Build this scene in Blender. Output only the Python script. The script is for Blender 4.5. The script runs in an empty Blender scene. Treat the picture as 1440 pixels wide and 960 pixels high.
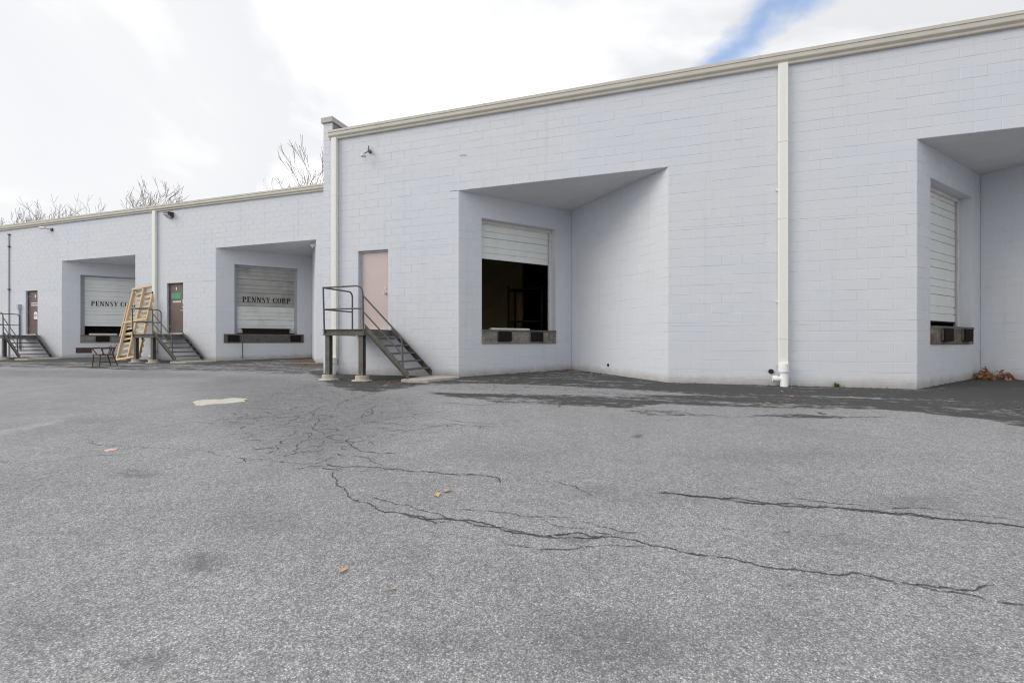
import bpy, bmesh, math, random
import numpy as np
from mathutils import Matrix, Vector, noise
R = math.radians
random.seed(7)
scn = bpy.context.scene
C = scn.collection

# ------------------------------------------------------------------ camera
CAMH = 1.23
YAW = R(18)
cd = bpy.data.cameras.new('camera'); cam = bpy.data.objects.new('camera', cd); C.objects.link(cam)
cam.location = (0, 0, CAMH); cam.rotation_euler = (R(90), 0, YAW)
cd.sensor_width = 36; cd.lens = 16.0; cd.clip_start = .05; cd.clip_end = 3000
scn.camera = cam

# ------------------------------------------------------------------ sky, sun, exposure
SUN_EL, SUN_AZ = R(34), R(-122)          # azimuth measured from +y towards +x
w = bpy.data.worlds.new('World'); scn.world = w; w.use_nodes = True
nt = w.node_tree; N = nt.nodes; L = nt.links; N.clear()
out = N.new('ShaderNodeOutputWorld'); bg = N.new('ShaderNodeBackground'); bg.inputs['Strength'].default_value = .1
sky = N.new('ShaderNodeTexSky'); sky.sky_type = 'NISHITA'; sky.sun_disc = False
sky.sun_elevation = SUN_EL; sky.sun_rotation = SUN_AZ
tc = N.new('ShaderNodeTexCoord')
def math_n(op, a, b=None, c=None):
    m = N.new('ShaderNodeMath'); m.operation = op
    for i, v in enumerate((a, b, c)):
        if v is None: continue
        if isinstance(v, (int, float)): m.inputs[i].default_value = v
        else: L.new(v, m.inputs[i])
    return m.outputs[0]
def noise_n(vec, scale, detail=6, rough=.55, dist=0.):
    n = N.new('ShaderNodeTexNoise'); n.inputs['Scale'].default_value = scale; n.inputs['Detail'].default_value = detail
    n.inputs['Roughness'].default_value = rough; n.inputs['Distortion'].default_value = dist
    L.new(vec, n.inputs['Vector']); return n.outputs['Fac']
def ramp_n(fac, stops):
    r = N.new('ShaderNodeValToRGB'); L.new(fac, r.inputs[0]); cr = r.color_ramp
    while len(cr.elements) < len(stops): cr.elements.new(.5)
    for e, (p, c) in zip(cr.elements, stops):
        e.position = p; e.color = (c, c, c, 1) if isinstance(c, (int, float)) else (*c, 1)
    return r.outputs[0]
sep = N.new('ShaderNodeSeparateXYZ'); L.new(tc.outputs['Generated'], sep.inputs[0])
# project the direction on a cloud deck: x/(z+.15), y/(z+.15)
dz = math_n('ADD', math_n('MAXIMUM', sep.outputs[2], 0.0), .22)
cx = math_n('DIVIDE', sep.outputs[0], dz); cy = math_n('DIVIDE', sep.outputs[1], dz)
cmb = N.new('ShaderNodeCombineXYZ'); L.new(cx, cmb.inputs[0]); L.new(cy, cmb.inputs[1])
cl = noise_n(cmb.outputs[0], .85, 6, .48, .5)
cl2 = noise_n(cmb.outputs[0], 3.0, 7, .6, .2)
shade = ramp_n(cl, [(.34, (11.2, 11.2, 11.2)), (.44, (8.6, 8.65, 8.75)), (.52, (6.0, 6.1, 6.3)), (.60, (6.2, 6.3, 6.45)), (.72, (8.8, 8.8, 8.9))])
bright = N.new('ShaderNodeMix'); bright.data_type = 'RGBA'; bright.blend_type = 'MULTIPLY'; bright.inputs[0].default_value = 1
L.new(shade, bright.inputs[6])
# brighter veil towards the left (west) of the view
lf = math_n('MULTIPLY_ADD', sep.outputs[0], -.10, 1.10)
L.new(lf, bright.inputs[7])
# a long rift of blue between the cloud sheets (a straight band on the cloud deck)
def cloud_uv(px, py):
    t = (px-720)/640; e = (480-py)/640
    d = Vector((t*math.cos(YAW)-math.sin(YAW), t*math.sin(YAW)+math.cos(YAW), e)).normalized()
    return d.x/(max(d.z, 0)+.22), d.y/(max(d.z, 0)+.22)
ax_, ay_ = cloud_uv(1125, -5); bx_, by_ = cloud_uv(1030, 78)
ln = math.hypot(bx_-ax_, by_-ay_); nx_, ny_ = -(by_-ay_)/ln, (bx_-ax_)/ln
dline = math_n('ADD', math_n('ADD', math_n('MULTIPLY', cx, nx_), math_n('MULTIPLY', cy, ny_)), -(ax_*nx_+ay_*ny_))
dline = math_n('ADD', dline, math_n('MULTIPLY_ADD', cl2, .30, -.15))
rift = ramp_n(math_n('ABSOLUTE', dline), [(.0, 0.25), (.015, .36), (.068, 1.0)])
skyb = N.new('ShaderNodeMix'); skyb.data_type = 'RGBA'; skyb.blend_type = 'MULTIPLY'; skyb.inputs[0].default_value = 1
L.new(sky.outputs[0], skyb.inputs[6]); skyb.inputs[7].default_value = (1.55, 1.85, 2.1, 1)
mx = N.new('ShaderNodeMix'); mx.data_type = 'RGBA'; L.new(rift, mx.inputs[0]); L.new(skyb.outputs[2], mx.inputs[6]); L.new(bright.outputs[2], mx.inputs[7])
L.new(mx.outputs[2], bg.inputs[0]); L.new(bg.outputs[0], out.inputs[0])

sl = bpy.data.lights.new('sun', 'SUN'); sl.energy = 1.3; sl.angle = R(35); sl.color = (1, .94, .85)
so = bpy.data.objects.new('sun', sl); C.objects.link(so)
sd = Vector((math.sin(SUN_AZ)*math.cos(SUN_EL), math.cos(SUN_AZ)*math.cos(SUN_EL), math.sin(SUN_EL)))
so.rotation_euler = sd.to_track_quat('Z', 'Y').to_euler(); so.location = sd*60+Vector((0, 0, 0))
scn.view_settings.view_transform = 'Standard'; scn.view_settings.look = 'None'
scn.view_settings.exposure = .34; scn.view_settings.gamma = 1
scn.cycles.filter_width = 1.15

# ------------------------------------------------------------------ helpers
WM = {}
def link(name, data, world, parent=None):
    o = bpy.data.objects.new(name, data); C.objects.link(o); WM[o] = world.copy()
    if parent is not None:
        o.parent = parent; o.matrix_basis = WM[parent].inverted() @ world
    else: o.matrix_basis = world
    return o
def T(x, y, z, rz=0): return Matrix.Translation((x, y, z)) @ Matrix.Rotation(rz, 4, 'Z')
I4 = Matrix.Identity(4)
def thing(name, label, cat, world=I4, group=None):
    o = link(name, None, world); o['label'] = label; o['category'] = cat
    if group: o['group'] = group
    return o
def tag(o, label, cat, group=None):
    o['label'] = label; o['category'] = cat
    if group: o['group'] = group
    return o

class MB:
    """collects geometry in a local frame and links it as ONE mesh object"""
    def __init__(s): s.v = []; s.f = []
    def add(s, vs, fs, M=None):
        b = len(s.v)
        s.v += [tuple(M @ Vector(p)) for p in vs] if M is not None else [tuple(p) for p in vs]
        s.f += [tuple(b+i for i in f) for f in fs]
    def box(s, x0, x1, y0, y1, z0, z1, M=None):
        vs = [(x, y, z) for x in (x0, x1) for y in (y0, y1) for z in (z0, z1)]
        s.add(vs, [(0, 1, 3, 2), (4, 6, 7, 5), (0, 4, 5, 1), (2, 3, 7, 6), (0, 2, 6, 4), (1, 5, 7, 3)], M)
    def prism(s, poly, z0, z1, M=None):            # poly in xy, counter-clockwise
        n = len(poly)
        s.add([(x, y, z0) for x, y in poly]+[(x, y, z1) for x, y in poly],
              [tuple(range(n))[::-1], tuple(range(n, 2*n))]+[(i, (i+1) % n, n+(i+1) % n, n+i) for i in range(n)], M)
    def extrude_x(s, prof, x0, x1, M=None):        # prof in (y, z)
        n = len(prof)
        s.add([(x0, y, z) for y, z in prof]+[(x1, y, z) for y, z in prof],
              [tuple(range(n)), tuple(range(n, 2*n))[::-1]]+[(i, n+i, n+(i+1) % n, (i+1) % n) for i in range(n)], M)
    def tube(s, pts, r, n=8, cap=True):
        pts = [Vector(p) for p in pts]; rs = r if isinstance(r, (list, tuple)) else [r]*len(pts)
        b = len(s.v); up = None
        for i, p in enumerate(pts):
            d = (pts[min(i+1, len(pts)-1)]-pts[max(i-1, 0)]).normalized()
            if up is None: up = d.orthogonal().normalized()
            up = (up-d*up.dot(d)).normalized(); sd_ = d.cross(up)
            for k in range(n):
                a = 2*math.pi*k/n; s.v.append(tuple(p+(up*math.cos(a)+sd_*math.sin(a))*rs[i]))
        for i in range(len(pts)-1):
            for k in range(n):
                s.f.append((b+i*n+k, b+i*n+(k+1) % n, b+(i+1)*n+(k+1) % n, b+(i+1)*n+k))
        if cap: s.f.append(tuple(b+k for k in range(n))[::-1]); s.f.append(tuple(b+(len(pts)-1)*n+k for k in range(n)))
    def cyl(s, x, y, z0, z1, r0, r1=None, n=20, M=None):
        r1 = r0 if r1 is None else r1
        a = [2*math.pi*k/n for k in range(n)]
        s.add([(x+r0*math.cos(t), y+r0*math.sin(t), z0) for t in a]+[(x+r1*math.cos(t), y+r1*math.sin(t), z1) for t in a],
              [tuple(range(n))[::-1], tuple(range(n, 2*n))]+[(i, (i+1) % n, n+(i+1) % n, n+i) for i in range(n)], M)
    def ycyl(s, x, z, y0, y1, r0, r1=None, n=16):  # axis along y
        s.cyl(0, 0, 0, 1, r0, r1, n, Matrix.Translation((x, y0, z)) @ Matrix.Rotation(R(-90), 4, 'X') @ Matrix.Diagonal((1, 1, y1-y0, 1)))
    def mesh(s, name, mat, bevel=0, smooth=False, recalc=True):
        me = bpy.data.meshes.new(name); me.from_pydata(s.v, [], s.f)
        if recalc or bevel:
            bm = bmesh.new(); bm.from_mesh(me)
            if recalc: bmesh.ops.recalc_face_normals(bm, faces=bm.faces)
            if bevel:
                es = [e for e in bm.edges if len(e.link_faces) == 2 and e.calc_face_angle(0) > .6]
                bmesh.ops.bevel(bm, geom=es, offset=bevel, segments=1, affect='EDGES', clamp_overlap=True)
            bm.to_mesh(me); bm.free()
        me.materials.append(mat)
        if smooth:
            me.polygons.foreach_set('use_smooth', [True]*len(me.polygons))
        me.update(); return me
    def build(s, name, mat, world=I4, parent=None, bevel=0, smooth=False, recalc=True):
        o = link(name, s.mesh(name, mat, bevel, smooth, recalc), world, parent)
        if smooth:
            m = o.modifiers.new('edge', 'EDGE_SPLIT'); m.split_angle = R(40)
        return o

# ------------------------------------------------------------------ materials
def material(name, col, rough=.7, metal=0., var=.12, vscale=3., bump=.0, bscale=60., dirt=0., dirt_col=(.12, .1, .08), dscale=2.5, grain=None, speck=0., vert_streak=False, spec=.3):
    m = bpy.data.materials.new(name); m.use_nodes = True
    nt = m.node_tree; n_ = nt.nodes; l_ = nt.links; b = n_['Principled BSDF']
    b.inputs['Roughness'].default_value = rough; b.inputs['Metallic'].default_value = metal
    b.inputs['Specular IOR Level'].default_value = spec
    g = n_.new('ShaderNodeNewGeometry'); pos = g.outputs['Position']
    if grain is not None or vert_streak:
        tcn = n_.new('ShaderNodeTexCoord'); mp = n_.new('ShaderNodeMapping')
        l_.new(tcn.outputs['Object'] if grain is not None else pos, mp.inputs[0])
        mp.inputs['Scale'].default_value = grain if grain is not None else (1, 1, .12); pos2 = mp.outputs[0]
    else: pos2 = pos
    def nz(scale, vec, d=5, rg=.6):
        t = n_.new('ShaderNodeTexNoise'); t.inputs['Scale'].default_value = scale; t.inputs['Detail'].default_value = d
        t.inputs['Roughness'].default_value = rg; l_.new(vec, t.inputs['Vector']); return t.outputs['Fac']
    def mr(v, a, b_, c, d):
        t = n_.new('ShaderNodeMapRange'); l_.new(v, t.inputs[0])
        for i, x in enumerate((a, b_, c, d)): t.inputs[i+1].default_value = x
        return t.outputs[0]
    f = mr(nz(vscale, pos2), .3, .7, 1-var, 1+var)
    vm = n_.new('ShaderNodeVectorMath'); vm.operation = 'SCALE'; vm.inputs[0].default_value = col; l_.new(f, vm.inputs['Scale'])
    color = vm.outputs[0]
    if speck:
        sp = mr(nz(90, pos, 3), .35, .65, 1-speck, 1+speck)
        v2 = n_.new('ShaderNodeVectorMath'); v2.operation = 'SCALE'; l_.new(color, v2.inputs[0]); l_.new(sp, v2.inputs['Scale']); color = v2.outputs[0]
    if dirt:
        dm = mr(nz(dscale, pos2, 8, .65), .52, .72, 0, dirt)
        mxn = n_.new('ShaderNodeMix'); mxn.data_type = 'RGBA'; l_.new(dm, mxn.inputs[0]); l_.new(color, mxn.inputs[6]); mxn.inputs[7].default_value = (*dirt_col, 1)
        color = mxn.outputs[2]
    l_.new(color, b.inputs['Base Color'])
    if bump:
        bp = n_.new('ShaderNodeBump'); bp.inputs['Strength'].default_value = bump; bp.inputs['Distance'].default_value = .01
        l_.new(nz(bscale, pos2, 4), bp.inputs['Height']); l_.new(bp.outputs[0], b.inputs['Normal'])
    return m

M_steel = material('painted_steel', (.125, .118, .105), .6, 0, .22, 6, .15, 80, .55, (.10, .06, .04), 5)
M_rail = material('rail_steel', (.10, .098, .095), .5, 0, .2, 8, 0, 80, .5, (.12, .07, .05), 7)
M_gutter = material('gutter_metal', (.56, .53, .465), .45, 0, .06, 2, .03, 30, .25, (.35, .32, .27), 3)
M_spout = material('downspout_metal', (.77, .77, .725), .4, 0, .03, 2, .03, 20, .12, (.55, .52, .45), 4, vert_streak=True)
M_pvc = material('white_pvc', (.82, .82, .82), .35, 0, .04, 6, 0, 10, .2, (.4, .38, .35), 8)
M_pink = material('pink_door_paint', (.56, .465, .44), .5, 0, .03, 3, .04, 25, .12, (.45, .36, .33), 3)
M_brown = material('brown_door_paint', (.155, .115, .10), .5, 0, .1, 4, .04, 25, .2, (.24, .2, .18), 5)
M_dframe = material('dark_door_frame', (.11, .085, .075), .5, 0, .1, 6)
M_frame = material('door_frame_paint', (.42, .44, .48), .5, 0, .06, 4, .04, 25, .2, (.25, .24, .23), 6)
M_tan = material('beige_frame', (.66, .64, .60), .55, 0, .06, 4, .05, 30, .3, (.3, .26, .22), 6)
M_panelw = material('white_door_panel', (.75, .77, .755), .45, 0, .04, 2.5, .04, 20, .18, (.5, .5, .47), 3, vert_streak=True)
M_panelc = material('worn_door_panel', (.70, .715, .70), .5, 0, .06, 1.6, .05, 20, .4, (.36, .355, .33), 1.2)
M_panelg = material('grimy_door_panel', (.40, .40, .38), .55, 0, .16, 1.6, .05, 20, .85, (.21, .205, .19), 1.1, vert_streak=False)
M_text = material('black_stencil_paint', (.03, .028, .03), .7, 0, .15, 20)
M_rubber = material('black_rubber', (.018, .015, .017), .9, 0, .25, 14, .3, 60, .3, (.05, .035, .03), 12, spec=.1)
M_dock = material('dock_concrete', (.24, .22, .20), .9, 0, .3, 5, .6, 50, .95, (.05, .04, .035), 4.5, speck=.2)
M_conc = material('pale_concrete', (.50, .465, .40), .9, 0, .2, 6, .7, 60, .85, (.20, .165, .13), 6, speck=.14)
M_black = material('dark_void', (.02, .02, .02), .9)  # near-black colour painted in for the shade inside hollows
M_chrome = material('door_knob_metal', (.6, .6, .58), .3, 1., .05, 5)
M_dark = material('dark_lamp_housing', (.05, .052, .055), .5, 0, .1, 8)
M_white = material('white_plastic', (.8, .8, .8), .4, 0, .03, 8)
M_green = material('green_sign', (.08, .33, .17), .5, 0, .1, 12)
M_lens = material('lamp_glass', (.55, .56, .55), .2, 0, .05, 9)
M_wood = material('pine_boards', (.62, .47, .29), .75, 0, .18, 5, .3, 60, .4, (.36, .24, .13), 4, grain=(14, 14, 1.2))
M_woodd = material('weathered_pine', (.56, .44, .30), .8, 0, .2, 5, .3, 60, .5, (.3, .2, .12), 4, grain=(1.2, 14, 14))
M_chair = material('dark_varnished_wood', (.10, .052, .033), .4, 0, .25, 10, .1, 60, .3, (.045, .03, .022), 8)
M_bark = material('winter_bark', (.20, .155, .125), .9, 0, .25, 2)
M_bark2 = material('reddish_winter_bark', (.30, .205, .15), .9, 0, .25, 2)
M_crown2 = material('pale_winter_twigs', (.36, .31, .27), .9, 0, .2, 2)
M_leaf = material('dry_leaf_brown', (.34, .19, .10), .7, 0, .3, 30)
M_leafp = material('dry_leaf_tan', (.56, .35, .19), .7, 0, .25, 30)
M_crumb = material('brown_leaf_litter', (.20, .125, .08), .85, 0, .5, 30)
M_weed = material('weed_green', (.10, .16, .05), .7, 0, .2, 30)
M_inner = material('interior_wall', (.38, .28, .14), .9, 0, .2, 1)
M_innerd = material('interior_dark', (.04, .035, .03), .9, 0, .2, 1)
M_roof = material('roof_membrane', (.22, .21, .2), .9, 0, .2, 1)
M_soffit = material('painted_soffit', (.68, .685, .70), .85, 0, .04, 3, .35, 70, .12, (.42, .42, .42), 2)
M_crack = material('crack_shadow', (.075, .073, .07), .95, 0, .3, 30)
M_patch = material('tan_mortar_patch', (.52, .49, .44), .95, 0, .12, 8, .5, 50, .5, (.34, .31, .27), 6, speck=.12)
M_rust = material('rusty_brown_grille', (.10, .065, .06), .8, 0, .3, 12)

def wall_paint():
    m = bpy.data.materials.new('block_wall_paint'); m.use_nodes = True
    nt = m.node_tree; n_ = nt.nodes; l_ = nt.links; b = n_['Principled BSDF']
    b.inputs['Roughness'].default_value = .62; b.inputs['Specular IOR Level'].default_value = .25
    g = n_.new('ShaderNodeNewGeometry'); pos = g.outputs['Position']
    def nz(scale, d=5, rg=.6, vec=pos):
        t = n_.new('ShaderNodeTexNoise'); t.inputs['Scale'].default_value = scale; t.inputs['Detail'].default_value = d
        t.inputs['Roughness'].default_value = rg; l_.new(vec, t.inputs['Vector']); return t.outputs['Fac']
    def mr(v, a, b_, c, d):
        t = n_.new('ShaderNodeMapRange'); l_.new(v, t.inputs[0])
        for i, x in enumerate((a, b_, c, d)): t.inputs[i+1].default_value = x
        return t.outputs[0]
    def mix(f, a, c, bl='MIX'):
        t = n_.new('ShaderNodeMix'); t.data_type = 'RGBA'; t.blend_type = bl
        if isinstance(f, float): t.inputs[0].default_value = f
        else: l_.new(f, t.inputs[0])
        for i, v in ((6, a), (7, c)):
            if isinstance(v, tuple): t.inputs[i].default_value = (*v, 1)
            else: l_.new(v, t.inputs[i])
        return t.outputs[2]
    c = mix(mr(nz(.35, 4), .38, .62, 0, 1), (.60, .628, .685), (.62, .637, .672))
    # rolled-on coats: faint paler and greyer passes
    mp = n_.new('ShaderNodeMapping'); mp.inputs['Scale'].default_value = (.5, .5, 2.2); l_.new(pos, mp.inputs[0])
    c = mix(mr(nz(1.5, 5, .6, mp.outputs[0]), .45, .7, 0, .35), c, (.67, .68, .70))
    c = mix(mr(nz(5, 6, .7), .62, .74, 0, .16), c, (.45, .455, .47))
    oi = n_.new('ShaderNodeObjectInfo')
    v = mr(oi.outputs['Random'], 0, 1, .992, 1.008)
    vm = n_.new('ShaderNodeVectorMath'); vm.operation = 'SCALE'; l_.new(c, vm.inputs[0]); l_.new(v, vm.inputs['Scale']); c = vm.outputs[0]
    # splash-back dirt along the base, with soft contact shade painted in
    sp = n_.new('ShaderNodeSeparateXYZ'); l_.new(pos, sp.inputs[0])
    h = n_.new('ShaderNodeMath'); h.operation = 'MULTIPLY_ADD'; l_.new(sp.outputs[1], h.inputs[0]); h.inputs[1].default_value = -.03; l_.new(sp.outputs[2], h.inputs[2])
    hh = n_.new('ShaderNodeMath'); hh.operation = 'MULTIPLY_ADD'; l_.new(nz(3, 6, .7), hh.inputs[0]); hh.inputs[1].default_value = -.26; l_.new(h.outputs[0], hh.inputs[2])
    c = mix(mr(hh.outputs[0], -.12, .08, .7, 0), c, (.30, .275, .245))
    mp2 = n_.new('ShaderNodeMapping'); mp2.inputs['Scale'].default_value = (3.2, 3.2, .16); l_.new(pos, mp2.inputs[0])
    c = mix(mr(nz(1.6, 7, .7, mp2.outputs[0]), .56, .74, 0, .30), c, (.47, .46, .44))
    # rust freckles
    c = mix(mr(nz(13, 3, .6), .745, .80, 0, .45), c, (.38, .31, .26))
    l_.new(c, b.inputs['Base Color'])
    bp = n_.new('ShaderNodeBump'); bp.inputs['Strength'].default_value = .35; bp.inputs['Distance'].default_value = .006
    l_.new(nz(110, 4, .65), bp.inputs['Height']); l_.new(bp.outputs[0], b.inputs['Normal'])
    return m
M_wall = wall_paint()

def asphalt():
    m = bpy.data.materials.new('weathered_asphalt'); m.use_nodes = True
    nt = m.node_tree; n_ = nt.nodes; l_ = nt.links; b = n_['Principled BSDF']
    b.inputs['Roughness'].default_value = .85; b.inputs['Specular IOR Level'].default_value = .25
    g = n_.new('ShaderNodeNewGeometry'); pos = g.outputs['Position']
    def nz(scale, d=5, rg=.6, vec=pos):
        t = n_.new('ShaderNodeTexNoise'); t.inputs['Scale'].default_value = scale; t.inputs['Detail'].default_value = d
        t.inputs['Roughness'].default_value = rg; l_.new(vec, t.inputs['Vector']); return t.outputs['Fac']
    def mr(v, a, b_, c, d):
        t = n_.new('ShaderNodeMapRange'); l_.new(v, t.inputs[0])
        for i, x in enumerate((a, b_, c, d)): t.inputs[i+1].default_value = x
        return t.outputs[0]
    def mix(f, a, c, bl='MIX'):
        t = n_.new('ShaderNodeMix'); t.data_type = 'RGBA'; t.blend_type = bl
        if isinstance(f, float): t.inputs[0].default_value = f
        else: l_.new(f, t.inputs[0])
        for i, v in ((6, a), (7, c)):
            if isinstance(v, tuple): t.inputs[i].default_value = (*v, 1)
            else: l_.new(v, t.inputs[i])
        return t.outputs[2]
    def mth(op, a, c=0.):
        t = n_.new('ShaderNodeMath'); t.operation = op
        for i, v in enumerate((a, c)):
            if isinstance(v, (int, float)): t.inputs[i].default_value = v
            else: l_.new(v, t.inputs[i])
        return t.outputs[0]
    def att(name):
        t = n_.new('ShaderNodeAttribute'); t.attribute_name = name; return t.outputs['Fac']
    def vor(scale):
        t = n_.new('ShaderNodeTexVoronoi'); t.inputs['Scale'].default_value = scale; l_.new(pos, t.inputs['Vector'])
        s = n_.new('ShaderNodeSeparateColor'); l_.new(t.outputs['Color'], s.inputs[0]); return s.outputs[0], t.outputs['Distance'], s.outputs[1]
    st, dist, st2 = vor(150)
    stb, distb, _ = vor(290)
    chip = mix(mr(st, 0, 1, 0, 1), (.16, .162, .168), (.455, .457, .466))
    chip = mix(mr(st2, .89, .95, 0, .8), chip, (.62, .62, .625))
    chip = mix(mr(stb, .6, .8, 0, .6), chip, (.12, .12, .124))
    chip = mix(mr(dist, .35, .62, 0, .5), chip, (.11, .11, .114))
    base = mix(mr(nz(.5, 6, .6), .35, .65, 0, 1), (1.14, 1.145, 1.165), (1.30, 1.30, 1.315))
    c = mix(1.0, chip, base, 'MULTIPLY')
    blot = mth('MULTIPLY', mr(nz(2.3, 7, .7), .35, .7, .92, 1.07), mth('MULTIPLY', mr(nz(34, 3, .6), .34, .66, .86, 1.14), mr(nz(12, 4, .7), .35, .65, .93, 1.07)))
    vm = n_.new('ShaderNodeVectorMath'); vm.operation = 'SCALE'; l_.new(c, vm.inputs[0]); l_.new(blot, vm.inputs['Scale']); c = vm.outputs[0]
    # streaks that run along the building
    mp = n_.new('ShaderNodeMapping'); mp.inputs['Scale'].default_value = (.45, 3.2, 1); mp.inputs['Rotation'].default_value = (0, 0, R(6)); l_.new(pos, mp.inputs[0])
    stk = nz(1.0, 7, .65, mp.outputs[0])
    # dark sealed strip (attribute) broken up by streaks and spots
    dk = mth('ADD', att('dark'), mth('MULTIPLY', mth('SUBTRACT', stk, .5), 2.2))
    dk = mth('ADD', dk, mth('MULTIPLY', mth('SUBTRACT', nz(4.5, 9, .8), .5), 2.6))
    dkm = mth('MULTIPLY', mr(dk, .32, .66, 0, 1), mr(att('dark'), 0, .3, 0, 1))
    c = mix(mth('MULTIPLY', dkm, .93), c, mix(mr(st, 0, 1, 0, 1), (.030, .030, .030), (.085, .083, .082)))
    # soft oil stains
    oil = mth('MULTIPLY', att('oil'), mr(nz(16, 8, .8), .33, .58, .30, 1.0))
    c = mix(mth('MINIMUM', oil, .85), c, (.085, .085, .088))
    # leaf litter / brown dirt
    dr = mth('ADD', att('dirt'), mth('MULTIPLY', mth('SUBTRACT', nz(12, 6, .75), .5), 1.6))
    drm = mth('MULTIPLY', mr(dr, .45, .65, 0, .85), mr(att('dirt'), 0, .25, 0, 1))
    c = mix(drm, c, mix(mr(nz(40, 3), .4, .6, 0, 1), (.075, .058, .048), (.17, .125, .10)))
    # worn paint
    pl = mth('MULTIPLY', att('pale'), mr(nz(14, 6, .75), .40, .62, 0, .6))
    c = mix(pl, c, (.50, .50, .49))
    l_.new(c, b.inputs['Base Color'])
    bp = n_.new('ShaderNodeBump'); bp.inputs['Strength'].default_value = .8; bp.inputs['Distance'].default_value = .004
    l_.new(mth('ADD', st, mth('MULTIPLY', stb, .5)), bp.inputs['Height']); l_.new(bp.outputs[0], b.inputs['Normal'])
    return m
M_asph = asphalt()

# ------------------------------------------------------------------ site geometry (metres; wall of the near building is y = D1)
D1, D2 = 10.65, 14.11
def H(r): return CAMH+r                                    # height relative to eye level
def gz(y): return .03*min(max(y, -30), 20)                 # the yard falls gently away from the building
def ray(px, py):
    t = (px-720)/640; return t*math.cos(YAW)-math.sin(YAW), t*math.sin(YAW)+math.cos(YAW), (480-py)/640
def on_ground(px, py):
    u, n, e = ray(px, py); k = CAMH/(-e+.03*n); return Vector((u*k, n*k, .03*n*k))
def on_wall(px, py, D):
    u, n, e = ray(px, py); k = D/n; return Vector((u*k, D, CAMH+e*k))

# ------------------------------------------------------------------ ground sheet
def frange(a, b, s): return list(np.arange(a, b, s))
xs = [-1500, -800, -400, -200, -120, -80, -60, -45]+frange(-36, -12, .16)+frange(-12, 12, .08)+frange(12, 15, .3)+[15, 18, 24, 35, 60, 120, 300, 800, 1500]
ys = [-1500, -600, -200, -80, -30, -15, -8, -4, -2, -1, -.5]+frange(0, 17.2, .08)+[17.5, 18, 20, 30, 60, 120, 300, 800, 1500]
xs = np.array(xs); ys = np.array(ys); X, Y = np.meshgrid(xs, ys); nxn, nyn = len(xs), len(ys)
Z = .03*np.clip(Y, -30, 20)
P = np.stack([X.ravel(), Y.ravel()], 1)
def sdist(poly):                                            # signed distance (inside positive)
    poly = np.array(poly); d = np.full(len(P), 1e9); ins = np.zeros(len(P), bool)
    for i in range(len(poly)):
        a = poly[i]; b_ = poly[(i+1) % len(poly)]; ab = b_-a
        t = np.clip(((P-a) @ ab)/max(ab @ ab, 1e-9), 0, 1); d = np.minimum(d, np.hypot(*(P-(a+t[:, None]*ab)).T))
        c = ((a[1] > P[:, 1]) != (b_[1] > P[:, 1]))
        xi = (b_[0]-a[0])*(P[:, 1]-a[1])/((b_[1]-a[1]) if abs(b_[1]-a[1]) > 1e-9 else 1e-9)+a[0]
        ins ^= c & (P[:, 0] < xi)
    return np.where(ins, d, -d)
def gp(pts): return [tuple(on_ground(*p)[:2]) for p in pts]
def zone(arr, poly, val, soft):
    s = np.clip(sdist(poly)/soft+.5, 0, 1); s = s*s*(3-2*s); arr[:] = np.maximum(arr, s*val)
dark = np.zeros(len(P)); dirt = np.zeros(len(P)); pale = np.zeros(len(P)); oil = np.zeros(len(P))
zone(dark, gp([(590, 551), (640, 560), (700, 566), (800, 570), (870, 574), (940, 567), (1010, 571), (1060, 572), (1150, 574), (1250, 577), (1330, 583), (1380, 590), (1440, 599), (1700, 625)])+[(14, 9), (14, 14.5), (-5, 14.5), (-5.5, 10.7)], .72, .35)
zone(dark, gp([(860, 548), (1000, 553), (1100, 557), (1250, 560), (1440, 566), (1700, 585)])+[(14, 10), (14, 14.5), (2, 14.5)], 1.0, .6)
zone(dark, gp([(430, 522), (470, 545), (520, 552), (570, 546), (640, 535)])+[(-5, 10.7), (-9, 10.7), (-10, 12)], .85, .4)
zone(dark, gp([(300, 528), (400, 533), (470, 556), (430, 600), (360, 605), (330, 580), (260, 545)]), .12, .6)
zone(oil, gp([(300, 528), (400, 530), (470, 545), (560, 556), (590, 580), (520, 620), (470, 650), (400, 640), (330, 600), (270, 545)]), .42, 1.3)
zone(oil, gp([(0, 520), (200, 522), (300, 526), (300, 532), (0, 530)]), .4, 1.0)
zone(dark, gp([(-60, 517), (100, 518), (200, 521), (330, 522), (420, 526)])+[(-9, 17.2), (-36, 17.2)], .55, 1.2)
zone(dark, gp([(-60, 508), (100, 510), (200, 512), (300, 513)])+[(-14, 17.2), (-36, 17.2)], .85, .6)
zone(dark, gp([(1050, 583), (1120, 581), (1200, 586), (1120, 588)]), .7, .1)
zone(dark, gp([(870, 575), (960, 577), (1000, 585), (900, 584)]), .4, .15)
# lighter worn island inside the dark strip
hole = np.clip(sdist(gp([(585, 541), (640, 540), (740, 540), (850, 546), (980, 555), (860, 558), (700, 553), (600, 551)]))/.25+.5, 0, 1)
dark *= 1-.7*hole
zone(dirt, [(-13.5, 14.0), (-9.2, 13.6), (-9.3, 12.2), (-11, 11.8), (-13.2, 13.0)], .75, .6)
zone(dirt, [(-15.2, 16.9), (-12.3, 14.1), (-13.3, 14.0), (-16, 15.8)], .8, .4)
zone(dirt, [(-8.8, 10.7), (-8.8, 10.45), (14, 10.45), (14, 10.7)], .42, .2)
zone(dirt, [(-36, 14.2), (-36, 13.95), (-9, 13.95), (-9, 14.2)], .5, .2)
zone(dirt, [(-3, 13.6), (-2, 13.6), (-1.9, 13.0), (-2.9, 12.9)], .75, .3)
zone(dirt, [(-7.6, 9.5), (-6.2, 9.5), (-5.0, 9.3), (-5.4, 8.9), (-6.9, 8.9)], .45, .35)
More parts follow.
